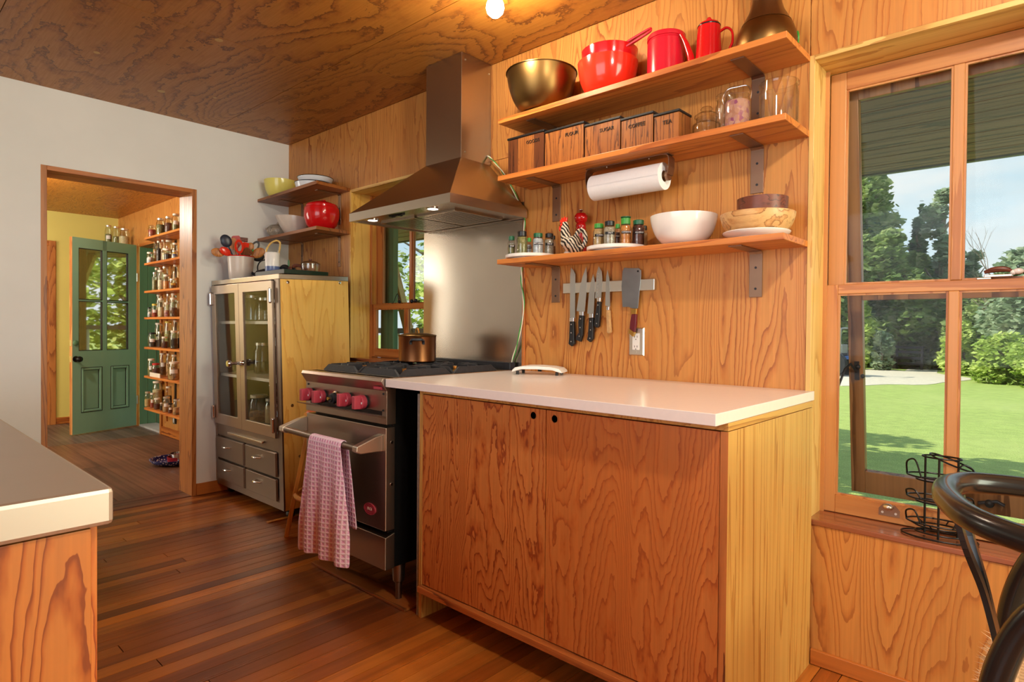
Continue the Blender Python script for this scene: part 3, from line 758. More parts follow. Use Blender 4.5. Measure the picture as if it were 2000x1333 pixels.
def hole_door(x0, x1, hx, hz, nm='door'):
    z0, z1, y0, y1, r, N = .1335, .8605, -.699, -.681, .0125, 16
    m = MB(); a, b, c, d = hx-.03, hx+.03, hz-.02, z1
    m.box(x0, y0, z0, x1, y1, c)
    if a > x0+.001: m.box(x0, y0, c, a, y1, z1)
    if b < x1-.001: m.box(b, y0, c, x1, y1, z1)
    a, b = max(a, x0), min(b, x1)
    inn = [(hx+r*math.cos(2*PI*i/N), hz+r*math.sin(2*PI*i/N)) for i in range(N)]
    out = []
    for i in range(N):
        u, v = math.cos(2*PI*i/N), math.sin(2*PI*i/N)
        k = min(((b-hx) if u > 0 else (hx-a))/max(abs(u), 1e-6), ((d-hz) if v > 0 else (hz-c))/max(abs(v), 1e-6))
        out.append((hx+u*k, hz+v*k))
    m.ring(out, inn, XZ, y0, y1)
    # keep the four corners of the ring patch filled
    for (cx, cz) in ((a, c), (b, c), (b, d), (a, d)):
        i = min(range(N), key=lambda q: (out[q][0]-cx)**2+(out[q][1]-cz)**2)
        for j in ((i+1) % N, (i-1) % N):
            pa, pb = out[i], out[j]
            if abs(pa[0]-pb[0]) > 1e-6 and abs(pa[1]-pb[1]) > 1e-6:
                m.add([(cx,y0,cz),(pa[0],y0,pa[1]),(pb[0],y0,pb[1])], [(0,1,2)])
    o = m.build(nm, m_door, ct, world=True)
    tk = MB().lathe([(r+.0012,0),(r+.0012,.012),(r-.001,.012),(r-.001,0)], (hx, y0-.0006, hz), 16, 'y'); o2 = tk.build('finger_hole', m_edge, o, loc=tuple(-Vector(ct.location)))
    MB().cyl(r-.0005, 0, .001, (hx, y1-.004, hz), 16, 'y').build('hole_shadow', m_void, o, loc=tuple(-Vector(ct.location)))
    return o
hole_door(2.3925, 2.9965, 2.945, .838); hole_door(2.9995, 3.5635, 3.032, .836)
tag(B(2.253,-.773,.8845,3.5845,-.0015,.915).build('countertop', m_quartz, bevel=.0015), 'white slab countertop on the plywood cabinet', 'countertop')
tag(B(2.353,-.694,0,2.3725,-.05,.86).build('felt_strip', m_dust), 'dusty grey felt strip against the counter cabinet side', 'felt strip')
# ---------------------------------------------------------------- steel splash panel
nsp = 20; pts = []
m = MB(); vs = []
for j in range(2):
    for i in range(nsp+1):
        x = 1.545+(2.284-1.545)*i/nsp; y = -.004-.010*math.sin(PI*i/nsp)
        vs.append((x, y, (.90, 1.72)[j]))
m.add(vs, [(i, i+1, nsp+2+i, nsp+1+i) for i in range(nsp)])
b0 = len(m.v); m.add([(v[0], v[1]+.002, v[2]) for v in vs], [(i+1, i, nsp+1+i, nsp+2+i) for i in range(nsp)])
for i in (0, nsp): m.f.append((i, nsp+1+i, b0+nsp+1+i, b0+i)); m.m.append(0)
for i in range(nsp): m.f.append((i, i+1, b0+i+1, b0+i)); m.m.append(0); m.f.append((nsp+1+i, nsp+2+i, b0+nsp+2+i, b0+nsp+1+i)); m.m.append(0)
tag(m.build('splash_panel', m_splash, smooth=True), 'brushed steel splash panel on the wall behind the range', 'splash panel')
# ---------------------------------------------------------------- range hood
hd = thing('range_hood', 'stainless chimney range hood above the range', 'range hood', (1.94, 0, 1.635))
B(1.800,-.205,1.928,2.060,-.001,2.4315).build('chimney', m_hood, hd, world=True, bevel=.001)
m = MB(); m.hexa([(1.570,-.500,1.676),(2.315,-.500,1.676),(2.315,-.016,1.676),(1.570,-.016,1.676)], [(1.800,-.206,1.930),(2.060,-.206,1.930),(2.060,-.016,1.930),(1.800,-.016,1.930)])
m.build('canopy', m_hood, hd, world=True)
m = MB()
m.ring([(1.570,-.500),(2.315,-.500),(2.315,-.016),(1.570,-.016)], [(1.586,-.484),(2.299,-.484),(2.299,-.03),(1.586,-.03)], XY, 1.636, 1.676)
m.build('lip', m_steelx, hd, world=True)
B(1.586,-.484,1.646,2.299,-.03,1.650).build('underside', m_steelx, hd, world=True)
for a, b in ((1.640, 1.905), (1.925, 2.190)):
    f = MB().ring([(a,-.36),(b,-.36),(b,-.05),(a,-.05)], [(a+.012,-.348),(b-.012,-.348),(b-.012,-.062),(a+.012,-.062)], XY, 1.637, 1.6455).build('filter_frame', m_steelx, hd, world=True)
    o_ = tuple(-Vector(hd.location))
    B(a+.012,-.348,1.6386,b-.012,-.062,1.6410).build('filter_void', m_void, f, loc=o_)
    n = 11
    for i in range(n):
        x = a+.016+i*((b-a-.030)/n); B(x, -.347, 1.6372, x+.0105, -.063, 1.6382).build('baffle', m_steelx, f, loc=o_)
for x in (1.665, 2.120):
    l = MB().lathe([(.030,1.6455),(.030,1.642),(.024,1.641),(.024,1.6455)], (x,-.428,0), 20).build('lamp_ring', m_chrome, hd, world=True, smooth=True)
    MB().cyl(.023, 1.6425, 1.6450, (x,-.428,0), 20).build('lamp_lens', m_lens, l, loc=tuple(-Vector(hd.location)))
    lamp('hood_lamp', 'SPOT', (x, -.428, 1.635), (x, -.40, 0.9), 5, (1, .90, .70), spot_size=1.9, spot_blend=.6, shadow_soft_size=.02)
MB().box(1.83,-.452,1.638,1.93,-.434,1.6455).box(1.845,-.450,1.634,1.86,-.436,1.638).box(1.90,-.450,1.634,1.915,-.436,1.638).build('switches', m_blackmatte, hd, world=True)
for p in ((2.061,-.18,1.96),(2.061,-.03,1.97),(2.061,-.02,2.38),(2.061,-.18,2.40)): MB().cyl(.004, 0, .0015, p, 8, 'x').build('screw', m_lid_steel, hd, world=True)
# cord that runs from the hood down past the shelf
cd = [(2.066,-.030,1.972),(2.074,-.024,1.963),(2.11,-.022,1.93),(2.17,-.022,1.865),(2.24,-.022,1.765),(2.30,-.024,1.655),(2.318,-.036,1.60),(2.300,-.034,1.508),(2.290,-.022,1.40),(2.288,-.020,1.33),(2.304,-.020,1.215),(2.27,-.020,1.06),(2.232,-.02,.96),(2.222,-.021,.925)]
S = spline(cd, 6); off = [Vector((.0028*math.cos(i*.55), .0028*math.sin(i*.55), 0)) for i in range(len(S))]
t = thing('twisted_cord', 'twisted green and white cord hanging from the hood beside the splash', 'cord', tuple(S[-1]))
MB().tube([p+o for p, o in zip(S, off)], .0026, 6).build('green_strand', m_lid_green, t, world=True, smooth=True)
MB().tube([p-o for p, o in zip(S, off)], .0026, 6).build('white_strand', m_lid_white, t, world=True, smooth=True)
# ---------------------------------------------------------------- range
rg = thing('range', 'small stainless professional gas range with dusty rose knobs', 'range', (1.955, -.42, 0))
X0, X1, YR = 1.648, 2.250, -.770
B(X0+.006,YR+.045,.165,X1-.004,-.040,.872).build('body', m_void, rg, world=True)
B(X0,YR+.02,.872,X1,-.020,.918).build('cooktop', m_steelx, rg, world=True, bevel=.003)
m = MB().prism([(YR-.020,.905),(YR-.012,.918),(YR+.05,.918),(YR+.05,.735),(YR+.006,.735),(YR+.006,.866)], YZ, X0-.012, X1)
o = m.build('control_panel', m_steel, rg, world=True, bevel=.001); ol = tuple(-Vector(rg.location))
for xx in (X0+.01, X1-.02):
    for zz in (.855, .79): MB().cyl(.004, YR+.002, YR+.006, (xx,0,zz), 8, 'y').build('screw', m_iron, o, loc=ol)
m = MB().ring([(2.183,.884),(2.232,.884),(2.236,.878),(2.232,.872),(2.183,.872),(2.179,.878)], [(2.184,.8825),(2.231,.8825),(2.234,.878),(2.231,.8735),(2.184,.8735),(2.181,.878)], lambda a, b, d: (a, d-(b-.866)*.5, b), YR-.001, YR+.002)
m.build('maker_badge', m_knob, o, loc=ol); MB().box(2.183,YR-.0083,.873,2.232,YR-.004,.883).build('badge_plate', m_knob, o, loc=ol)
B(X0+.03,YR+.004,.770,X1-.03,YR+.0055,.786).build('vent_slot', m_void, o, loc=ol)
m = MB().prism([(YR+.006,.760),(YR-.034,.772),(YR-.036,.776),(YR+.006,.768)], YZ, X0-.02, X1-.002); m.build('drip_lip', m_steel, rg, world=True, bevel=.001)
# knobs: a thick disc with a grip block, or the bare stem with bezel
for i, (x, z) in enumerate([(1.688,.812),(1.792,.811),(1.892,.811),(1.992,.814),(2.103,.813)]):
    if i == 2:
        k = MB().lathe([(.030,0),(.030,-.006),(.024,-.010),(.024,0)], (x,YR+.005,z), 20, 'y').build('bezel', m_chrome, rg, world=True, smooth=True)
        MB().lathe([(.022,0),(.022,-.022),(.015,-.024),(.015,-.032),(1e-4,-.032)], (x,YR+.004,z), 18, 'y').build('thermostat_stem', m_iron, k, loc=ol, smooth=True)
        MB().lathe([(.007,-.030),(.007,-.042),(1e-4,-.042)], (x,YR+.004,z), 10, 'y').build('brass_post', m_gold, k, loc=ol, smooth=True)
        continue
    MB().lathe([(.027,0),(.027,-.006),(.020,-.008)], (x,YR+.005,z), 20, 'y').build('bezel', m_iron, rg, world=True, smooth=True)
    k = MB().lathe([(.0285,-.006),(.0295,-.012),(.0295,-.024),(.026,-.028),(1e-4,-.0285)], (x,YR+.004,z), 24, 'y').build('knob', m_knob, rg, world=True, smooth=True)
    MB().hexa([(x-.013,YR-.020,z+.027),(x+.013,YR-.020,z+.027),(x+.013,YR-.020,z-.027),(x-.013,YR-.020,z-.027)], [(x-.011,YR-.050,z+.026),(x+.011,YR-.050,z+.026),(x+.011,YR-.050,z-.026),(x-.011,YR-.050,z-.026)]).build('grip', m_knob, k, loc=ol, bevel=.003)
    B(x+.018,YR-.0255,z-.006,x+.024,YR-.0235,z+.002).build('pointer_mark', m_whiteink, k, loc=ol)
# oven door
m = MB(); m.box(X0+.004, YR, .318, X1+.004, YR+.045, .724); d = m.build('oven_door', m_steel, rg, world=True, bevel=.003)
for z in (.665, .50): MB().cyl(.006, X1+.004, X1+.0065, (0, YR+.028, z), 10, 'x').build('rivet', m_chrome, d, loc=ol)
hb = MB().tube([(X0-.02,-.872,.662),(X1-.015,-.872,.652)], .0135, 14).build('handle_bar', m_chrome if False else m_steel_dark, d, loc=ol, smooth=True)
for xx, zz in ((X0-.005,.662),(X1-.030,.652)):
    pr = [(YR, zz+.046),(YR-.03,zz+.040),(-.872-.018,zz+.012),(-.872-.020,zz-.008),(-.872,zz-.018),(YR-.02,zz-.020),(YR,zz-.022)]
    MB().prism(pr, YZ, xx-.014, xx+.018).build('handle_bracket', m_lid_steel, d, loc=ol, bevel=.003)
# oval maker's emblem with its three letters
ec = (2.152, .388)
E1 = lambda a, b, n=28: [(ec[0]+a*math.cos(2*PI*i/n), ec[1]+b*math.sin(2*PI*i/n)) for i in range(n)]
em = MB().prism(E1(.036,.021), XZ, YR-.002, YR).ring(E1(.039,.0235), E1(.0355,.0205), XZ, YR-.0045, YR).ring(E1(.031,.0165), E1(.029,.0148), XZ, YR-.0035, YR-.001).build('oval_emblem', m_knob, d, loc=ol)
tx = text('DCS', .0165, m_crock, em, (ec[0], YR-.003, ec[1]), depth=.0008)
m = MB().prism([(YR+.0,.292),(YR+.045,.305),(YR+.045,.165),(YR,.165)], YZ, X0+.002, X1+.004); m.build('kick_drawer', m_steel, rg, world=True, bevel=.002)
B(X0+.01,YR+.02,.306,X1-.01,YR+.05,.317).build('door_gap', m_void, rg, world=True)
for x, y in ((1.757,-.665),(2.202,-.665),(1.757,-.12),(2.202,-.12)):
    MB().lathe([(.028,.170),(.028,.155),(.024,.085),(.020,.080),(.014,.078),(.012,.012),(.020,.008),(.020,.0)], (x,y,0), 18).build('leg', m_steel_dark, rg, world=True, smooth=True)
# cast iron grates: ring of tapering bars per burner
def burner(cx, cy):
    m = MB()
    for q in range(4):
        a = PI/4+q*PI/2; c_, s_ = math.cos(a), math.sin(a)
    for sx in (-1, 1):
        for sy in (-1, 1):
            m.hexa([(cx+sx*.128,cy+sy*.020,.9185),(cx+sx*.030,cy+sy*.014,.9185),(cx+sx*.030,cy+sy*.022,.9185),(cx+sx*.128,cy+sy*.032,.9185)],
                   [(cx+sx*.112,cy+sy*.022,.9495),(cx+sx*.036,cy+sy*.015,.9495),(cx+sx*.036,cy+sy*.021,.9495),(cx+sx*.112,cy+sy*.030,.9495)])
            m.hexa([(cx+sx*.020,cy+sy*.128,.9185),(cx+sx*.014,cy+sy*.030,.9185),(cx+sx*.022,cy+sy*.030,.9185),(cx+sx*.032,cy+sy*.128,.9185)],
                   [(cx+sx*.022,cy+sy*.112,.9495),(cx+sx*.015,cy+sy*.036,.9495),(cx+sx*.021,cy+sy*.036,.9495),(cx+sx*.030,cy+sy*.112,.9495)])
    for s1 in (-1, 1):
        m.hexa([(cx-.135,cy+s1*.134-.006,.9185),(cx+.135,cy+s1*.134-.006,.9185),(cx+.135,cy+s1*.134+.006,.9185),(cx-.135,cy+s1*.134+.006,.9185)],
               [(cx-.10,cy+s1*.130-.004,.945),(cx+.10,cy+s1*.130-.004,.945),(cx+.10,cy+s1*.130+.004,.945),(cx-.10,cy+s1*.130+.004,.945)])
        m.hexa([(cx+s1*.134-.006,cy-.135,.9185),(cx+s1*.134+.006,cy-.135,.9185),(cx+s1*.134+.006,cy+.135,.9185),(cx+s1*.134-.006,cy+.135,.9185)],
               [(cx+s1*.130-.004,cy-.10,.945),(cx+s1*.130+.004,cy-.10,.945),(cx+s1*.130+.004,cy+.10,.945),(cx+s1*.130-.004,cy+.10,.945)])
    g = m.build('grate', m_iron, rg, world=True)
    MB().lathe([(.042,.9185),(.042,.926),(.030,.930),(.026,.938),(1e-4,.939)], (cx,cy,0), 18).build('burner_cap', m_gold, g, loc=ol, smooth=True)
for cx in (1.802, 2.096):
    for cy in (-.555, -.265): burner(cx, cy)
B(X0,-.055,.918,X1,-.020,.952).build('back_rail', m_iron, rg, world=True, bevel=.002)
# pads under the range
B_ = [(1.60,-.700,2.30,-.600)]
tag(B(1.60,-.715,.001,2.305,-.62,.011).build('floor_batten', m_shelf_dark, bevel=.001), 'thin worn board on the floor under the range feet', 'board')
# pink towel over the oven bar
nx, nz = 22, 34; vs = []; fs = []
def towel_pt(u, v):
    # u across, v from back hem over the bar to the front hem
    s = v*.86-.36                       # arc length from the bar top, negative at the back
    wtop, wbot = .118, .185; r = .0165
    if abs(s) < r*PI/2: a = s/r; y = -.872-r*math.sin(a); z = .658+r*math.cos(a); k = 0
    elif s > 0: k = (s-r*PI/2); y = -.872-r-.012*k; z = .658-k
    else: k = (-s-r*PI/2); y = -.872+r+.02*k; z = .658-k; 
    f = min(k/.35, 1); half = wtop+(wbot-wtop)*f
    fold = .016*f*math.sin(u*PI*3.2+.6)*(1 if s > 0 else .5)+.010*math.exp(-((u-.36)/.10)**2)*f
    x = 2.005+u*half-(.012*f)
    return (x, y-fold if s > 0 else y+abs(fold)*.3, z+(.018*f*(-u*u)+.02*f*max(u-.25, 0)*1.2 if s > 0 else 0))
for j in range(nz+1):
    for i in range(nx+1): vs.append(towel_pt(i/nx*2-1, j/nz))
for j in range(nz):
    for i in range(nx): a = j*(nx+1)+i; fs.append((a, a+1, a+nx+2, a+nx+1))
tw = MB().add(vs, fs).build('kitchen_towel', m_towel, smooth=True, angle=3.0)
sm = tw.modifiers.new('thickness', 'SOLIDIFY'); sm.thickness = .004; sm.offset = 1; ss = tw.modifiers.new('smooth', 'SUBSURF'); ss.levels = 1; ss.render_levels = 1
tag(tw, 'pink waffle-weave towel draped over the oven door handle', 'towel')
# ---------------------------------------------------------------- steel cabinet (leans slightly forward)
sc = thing('steel_cabinet', 'old stainless steel cabinet with two glass doors and four drawers', 'cabinet', (0.006, -.498, .0))
lean = -.029
sc.rotation_euler = (-lean, 0, 0)
Wd, Dp, Z0, Z1 = .920, .445, .060, 1.412
def sbx(a, b, c, d, e, f, nm, mt, par=None, bev=.0, lab=None): return box(a,b,c,d,e,f).build(nm, mt, par or sc, bevel=bev, label=lab)
sbx(0,.0,Z0,.018,Dp,Z1-.03,'side_panel',m_steel_dark); 
sbx(Wd-.018,.006,Z0,Wd,Dp,Z1-.006,'wood_side',m_plyside,lab='yellow varnished plywood side')
sbx(.018,Dp-.012,Z0,Wd-.018,Dp,Z1-.03,'back_panel',m_cabin)
sbx(0,-.004,Z1-.030,Wd+.002,Dp,Z1,'top',m_steelx,bev=.003)
sbx(0,-.004,Z0,.030,.018,Z1-.030,'left_stile',m_steel_dark,bev=.001); sbx(Wd-.052,-.004,Z0,Wd,.006,Z1-.030,'right_stile',m_steel_dark,bev=.001)
sbx(.030,-.002,Z0,Wd-.052,.012,.100,'plinth_rail',m_steel_dark); sbx(.030,-.002,.395,Wd-.052,.012,.470,'apron',m_steel_dark)
sbx(.030,.002,.10,Wd-.052,.012,.395,'drawer_surround',m_steel_dark)
sbx(.018,.012,.470,Wd-.018,Dp-.012,.480,'floor_shelf',m_steelx)
for z in (.80, 1.145): sbx(.018,.03,z-.018,Wd-.018,Dp-.012,z,'shelf',m_lid_white,lab='pale inner shelf')
MB().prism([(-.004,.435),(-.020,.432),(-.020,.418),(-.004,.424)], YZ, .22, .70).build('pull_rail', m_steelx, sc, bevel=.002)
DXa, DXm, DXb = .031, .436, Wd-.053
for k, (a, b) in enumerate(((DXa, DXm-.001), (DXm+.001, DXb))):
    z0, z1 = .474, Z1-.036; fr = .056
    fm = MB().ring([(a,z0),(b,z0),(b,z1),(a,z1)], [(a+fr,z0+fr+.012),(b-fr,z0+fr+.012),(b-fr,z1-fr),(a+fr,z1-fr)], XZ, -.020, -.005)
    dr = fm.build('door', m_steel, sc, bevel=.002)
    box(a+fr-.005,-.013,z0+fr,b-fr+.005,-.010,z1-fr+.005).build('pane', m_pane2, dr)
    hx = a+.004 if k == 0 else b-.004
    for z in (z0+.075, z1-.085): MB().tube([(hx,-.028,z-.035),(hx,-.028,z+.035)], .009, 10).ball((hx,-.028,z-.036),.009,8,6).ball((hx,-.028,z+.036),.009,8,6).build('hinge', m_chrome, dr, smooth=True)
dl = [o for o in sc.children if o.name.startswith('door')]
MB().lathe([(.011,0),(.009,-.02),(.009,-.034),(.020,-.044),(.023,-.054),(.018,-.062),(1e-4,-.063)], (DXm-.038,-.020,.885), 16, 'y').build('knob', m_chrome, dl[0], smooth=True)
MB().lathe([(.016,0),(.014,-.014),(.010,-.018),(.010,-.028),(1e-4,-.028)], (DXm+.030,-.020,.888), 14, 'y').tube([(DXm+.03,-.044,.888),(DXm+.105,-.050,.896)], [.009,.013], 10).ball((DXm+.105,-.05,.896), .014, 10, 8).build('turn_handle', m_chrome, dl[1], smooth=True)
for (a, b) in ((.040, .436), (.460, .858)):
    for (z0, z1) in ((.245, .388), (.085+.02, .235)):
        d = MB().hexa([(a,-.004,z0),(b,-.004,z0),(b,-.004,z1),(a,-.004,z1)], [(a+.004,-.016,z0+.004),(b-.004,-.016,z0+.004),(b-.004,-.016,z1-.004),(a+.004,-.016,z1-.004)]).build('drawer', m_steel_dark, sc, bevel=.001)
        c = (a+b)/2-.03; zc = (z0+z1)/2+.015
        MB().tube(spline([(c-.042,-.016,zc),(c-.028,-.034,zc+.002),(c,-.040,zc+.003),(c+.028,-.034,zc+.002),(c+.042,-.016,zc)], 5), [.004+.003*math.sin(PI*i/20) for i in range(21)], 8, flat=.7).build('pull', m_chrome, d, smooth=True)
for p in ((Wd,.05,1.365),(Wd,.385,1.372),(Wd,.06,.66),(Wd,.10,.36),(Wd,.36,.60)): MB().lathe([(.010,0),(.009,.004),(1e-4,.0055)], p, 10, 'x').build('bolt_head', m_chrome, sc, smooth=True)
for x, y in ((.07,.06),(Wd-.05,.06),(.07,.38),(Wd-.05,.38)):
    k = box(x-.018,y-.018,.044,x+.018,y+.018,.060).build('caster_fork', m_iron, sc)
    MB().cyl(.022, -.012, .012, (x, y, .0225), 14, 'x').build('wheel', m_blackmatte, k, smooth=True)
# ---------------------------------------------------------------- small stool between cabinet and range
so = thing('stool', 'light wood stool with an orange-red seat tucked beside the range', 'stool', (1.30, -.42, 0))
MB().lathe([(.140,.628),(.150,.640),(.148,.655),(.13,.662)], (1.30,-.42,0), 28).build('seat_ring', m_stool, so, world=True, smooth=True)
MB().lathe([(.138,.660),(.132,.668),(1e-4,.670)], (1.30,-.42,0), 28).build('seat', M('orange_red_seat', C(214,96,64), .45), so, world=True, smooth=True)
for a in (225+11, 315, 45, 135):
    t_ = math.radians(a); c_, s_ = math.cos(t_), math.sin(t_)
    p = (1.30+.115*c_, -.42+.115*s_, .628); q = (1.30+.235*c_, -.42+.235*s_, .001)
    MB().obox(q, p, .030, .022, up=(c_, s_, 0)).build('leg', m_stool, so, world=True, bevel=.003)
n = 36; MB().tube([(1.30+.188*math.cos(2*PI*i/n), -.42+.188*math.sin(2*PI*i/n), .225) for i in range(n)], .0125, 8, closed=True).build('foot_ring', m_stool, so, world=True, smooth=True)
tag(MB().hexa([(.86,-.575,.001),(.885,-.575,.001),(.885,-.30,.001),(.86,-.30,.001)], [(.86,-.575,.006),(.885,-.575,.006),(.885,-.30,.006),(.86,-.30,.006)]).build('wood_shim', m_stool), 'thin light wood strip lying on the floor by the cabinet', 'wood strip')
# ---------------------------------------------------------------- steel topped counter in the left foreground
fc = thing('steel_counter', 'stainless topped plywood counter in the left foreground', 'counter', (2.6, -2.3, 0))
wk_ = MB().box(.62, -3.05, .868, 3.325, -1.962, .915)
wk_.build('worktop', m_counter, fc, world=True, bevel=.006)
B(.66,-3.0,.03,3.298,-1.985,.866).build('carcass', m_edge, fc, world=True)
B(3.300,-3.0,.0,3.318,-1.985,.866).build('end_panel', m_frontply, fc, world=True, bevel=.001)
B(.66,-1.984,.05,1.95,-1.972,.86).build('door', m_door, fc, world=True, bevel=.001); B(1.954,-1.984,.05,3.29,-1.972,.86).build('door', m_door, fc, world=True, bevel=.001)
# ---------------------------------------------------------------- black chair at the right
ch = thing('armchair', 'black bentwood armchair with a woven tan seat at the right edge', 'chair', (4.34, -.70, 0))
hp = spline([(4.60,-.40,.735),(4.42,-.425,.765),(4.20,-.478,.785),(4.075,-.535,.792),(4.035,-.60,.794),(4.030,-.68,.795),(4.052,-.78,.795),(4.105,-.885,.793),(4.22,-.955,.786),(4.42,-.985,.765),(4.60,-1.0,.735)], 6)
MB().tube(hp, [.016+.008*math.sin(PI*i/(len(hp)-1)) for i in range(len(hp))], 14).build('arm_hoop', m_chair, ch, world=True, smooth=True)
for dy in (-.028, .028):
    pp = spline([(4.050,-.675+dy*1.9,.778),(4.068,-.672+dy*1.5,.70),(4.092,-.668+dy*.75,.62),(4.110,-.665+dy*.42,.54),(4.128,-.662+dy*.35,.452)], 5)
    m = MB()
    for a, b in zip(pp, pp[1:]): m.obox(a, b, .026, .010, up=(1,0,.2))
    m.build('splat', m_chair, ch, world=True)
for yb, yt in ((-.885,-.965),(-.475,-.44)):
    lp = spline([(4.095,yb,.001),(4.105,yb,.22),(4.118,yb-.002,.44),(4.138,yb-.004,.57),(4.185,yb-.01,.675),(4.27,(yb+yt)/2,.738),(4.40,yt,.755)], 6)
    MB().tube(lp, [.014+.008*math.sin(PI*min(i/(len(lp)-1)*1.15, 1)) for i in range(len(lp))], 12).build('rear_leg', m_chair, ch, world=True, smooth=True)
for yy in (-.93, -.43): MB().tube([(4.58,yy,.001),(4.575,yy,.30),(4.57,yy,.455)], [.012,.017,.015], 12).build('front_leg', m_chair, ch, world=True, smooth=True)
for p, q in (((4.12,-.87,.435),(4.12,-.49,.435)),((4.57,-.92,.435),(4.57,-.44,.435)),((4.12,-.87,.435),(4.57,-.92,.435)),((4.12,-.49,.435),(4.57,-.44,.435)),((4.11,-.875,.22),(4.575,-.925,.24)),((4.11,-.485,.22),(4.575,-.435,.24))):
    MB().tube([p, q], .011, 10).build('rail', m_chair, ch, world=True, smooth=True)
sw = MB()
nw = 26
for i in range(nw):
    f = i/(nw-1); y_ = -.86+f*.36; sw.tube([(4.112,y_,.438),(4.13,y_,.452),(4.35,y_*1.0,.445),(4.55,-.91+f*.46,.452),(4.575,-.91+f*.46,.438)], .0075, 6)
sw.build('woven_seat', m_cord, ch, world=True, kind='stuff', smooth=True)
fr_ = MB(); rf = random.Random(5)
for i in range(700):
    y_ = -.90+rf.random()*.43; z_ = .405+rf.random()*.055; L = .02+rf.random()*.02
    p = Vector((4.108+rf.random()*.02, y_, z_)); d = Vector((-1+rf.random()*.6, rf.uniform(-.5,.5), rf.uniform(-.7,.5))).normalized()*L
    w = Vector((0,.0012,.0012)); fr_.add([p-w, p+w, p+d], [(0,1,2)])
fr_.box(4.105,-.895,.408,4.15,-.475,.458)
fr_.build('fleece_edge', m_fringe, ch, world=True, kind='stuff')
# ---------------------------------------------------------------- wire egg rack on the sill
rk = thing('wire_rack', 'black wire tiered egg rack standing on the big window sill', 'wire rack', (3.93, .075, .4855))
def oval(cx, cy, z, rx, ry, n=32, tilt=0.0, t0=0, t1=2*PI): return [(cx+rx*math.cos(t0+(t1-t0)*i/n), cy+ry*math.sin(t0+(t1-t0)*i/n), z+tilt*math.cos(t0+(t1-t0)*i/n)) for i in range(n+(0 if t1-t0 > 6.2 else 1))]
q = .0026
MB().tube(oval(3.925,.07,.489,.098,.052), q, 6, True).tube(oval(3.925,.07,.4995,.062,.034), q, 6, True).build('base_ring', m_wire, rk, world=True, smooth=True)
for (x, y) in ((3.886,.085),(3.928,.035),(3.970,.085)): MB().tube([(x,y,.489),(x,y,.732)], .0034, 6).build('upright', m_wire, rk, world=True, smooth=True)
for z in (.530, .605, .672): 
    MB().tube(oval(3.925,.07,z,.085,.050), q, 6, True).tube(oval(3.925,.07,z-.012,.060,.035), q, 6, True).build('tier_ring', m_wire, rk, world=True, smooth=True)
MB().tube(oval(3.93,.07,.733,.050,.030), q, 6, True).tube(oval(3.955,.07,.722,.055,.040, tilt=-.02), q, 6, True).build('top_ring', m_wire, rk, world=True, smooth=True)
for sx in (-1, 1):
    for z, hh in ((.530,.036),(.605,.024),(.672,.05)):
        MB().tube(spline([(3.925+sx*.085,.07,z),(3.925+sx*.082,.05,z+hh*.8),(3.925+sx*.058,.032,z+hh),(3.925+sx*.040,.024,z)], 5), q, 6).build('egg_cradle', m_wire, rk, world=True, smooth=True)
for k in range(6):
    a = k*PI/3+.3; MB().tube([(3.925+.085*math.cos(a),.07+.05*math.sin(a),.530),(3.925+.060*math.cos(a),.07+.035*math.sin(a),.518)], q*.8, 5).build('tie_wire', m_wire, rk, world=True, smooth=True)
# ---------------------------------------------------------------- ceiling bulb
bl = thing('ceiling_bulb', 'bare lit bulb in a porcelain holder on the ceiling', 'light bulb', (2.589, -.524, 2.33))
MB().lathe([(1e-4,-.037),(.016,-.034),(.030,-.020),(.035,-.002),(.032,.016),(.022,.036),(.015,.050)], (0,0,0), 20).build('globe', m_bulb, bl, smooth=True)
MB().lathe([(.016,.048),(.018,.060),(.030,.075),(.055,.090),(.058,.1005)], (0,0,0), 20).build('holder', m_ceramic, bl, smooth=True)
lamp('bulb_light', 'POINT', (2.589,-.524,2.285), (2.589,-.524,0), 26, (1, .86, .64), shadow_soft_size=.035)
lamp('bulb_light_dining', 'POINT', (4.35,-1.39,2.26), (4.35,-1.39,0), 66, (1, .92, .80), shadow_soft_size=.05)
# ---------------------------------------------------------------- outlets
def outlet(x, z, w, h, lab, name='outlet'):
    o = thing(name, lab, 'outlet', (x, 0, z))
    MB().hexa([(-w/2,-.0005,-h/2),(w/2,-.0005,-h/2),(w/2,-.0005,h/2),(-w/2,-.0005,h/2)], [(-w/2+.004,-.006,-h/2+.004),(w/2-.004,-.006,-h/2+.004),(w/2-.004,-.006,h/2-.004),(-w/2+.004,-.006,h/2-.004)]).build('cover_plate', m_lid_steel, o)
    f = box(-.0165,-.008,-.034,.0165,-.0062,.034).build('receptacle', m_plasticw, o, bevel=.001)
    for zz in (-.020, .020):
        for xx in (-.006, .006): box(xx-.001,-.0085,zz-.004,xx+.001,-.0079,zz+.004).build('slot', m_blackmatte, f)
        MB().cyl(.0022, -.0085, -.0079, (0,0,zz-.0105), 8, 'y').build('ground_hole', m_blackmatte, f)
    MB().cyl(.003, -.0075, -.006, (0,0,-h/2+.014), 8, 'y').build('screw', m_lid_steel, o)
outlet(2.904, 1.066, .070, .114, 'steel cover outlet on the plywood above the counter')
outlet(-2.27, .19, .07, .10, 'metal wall outlet low on the pantry plywood')
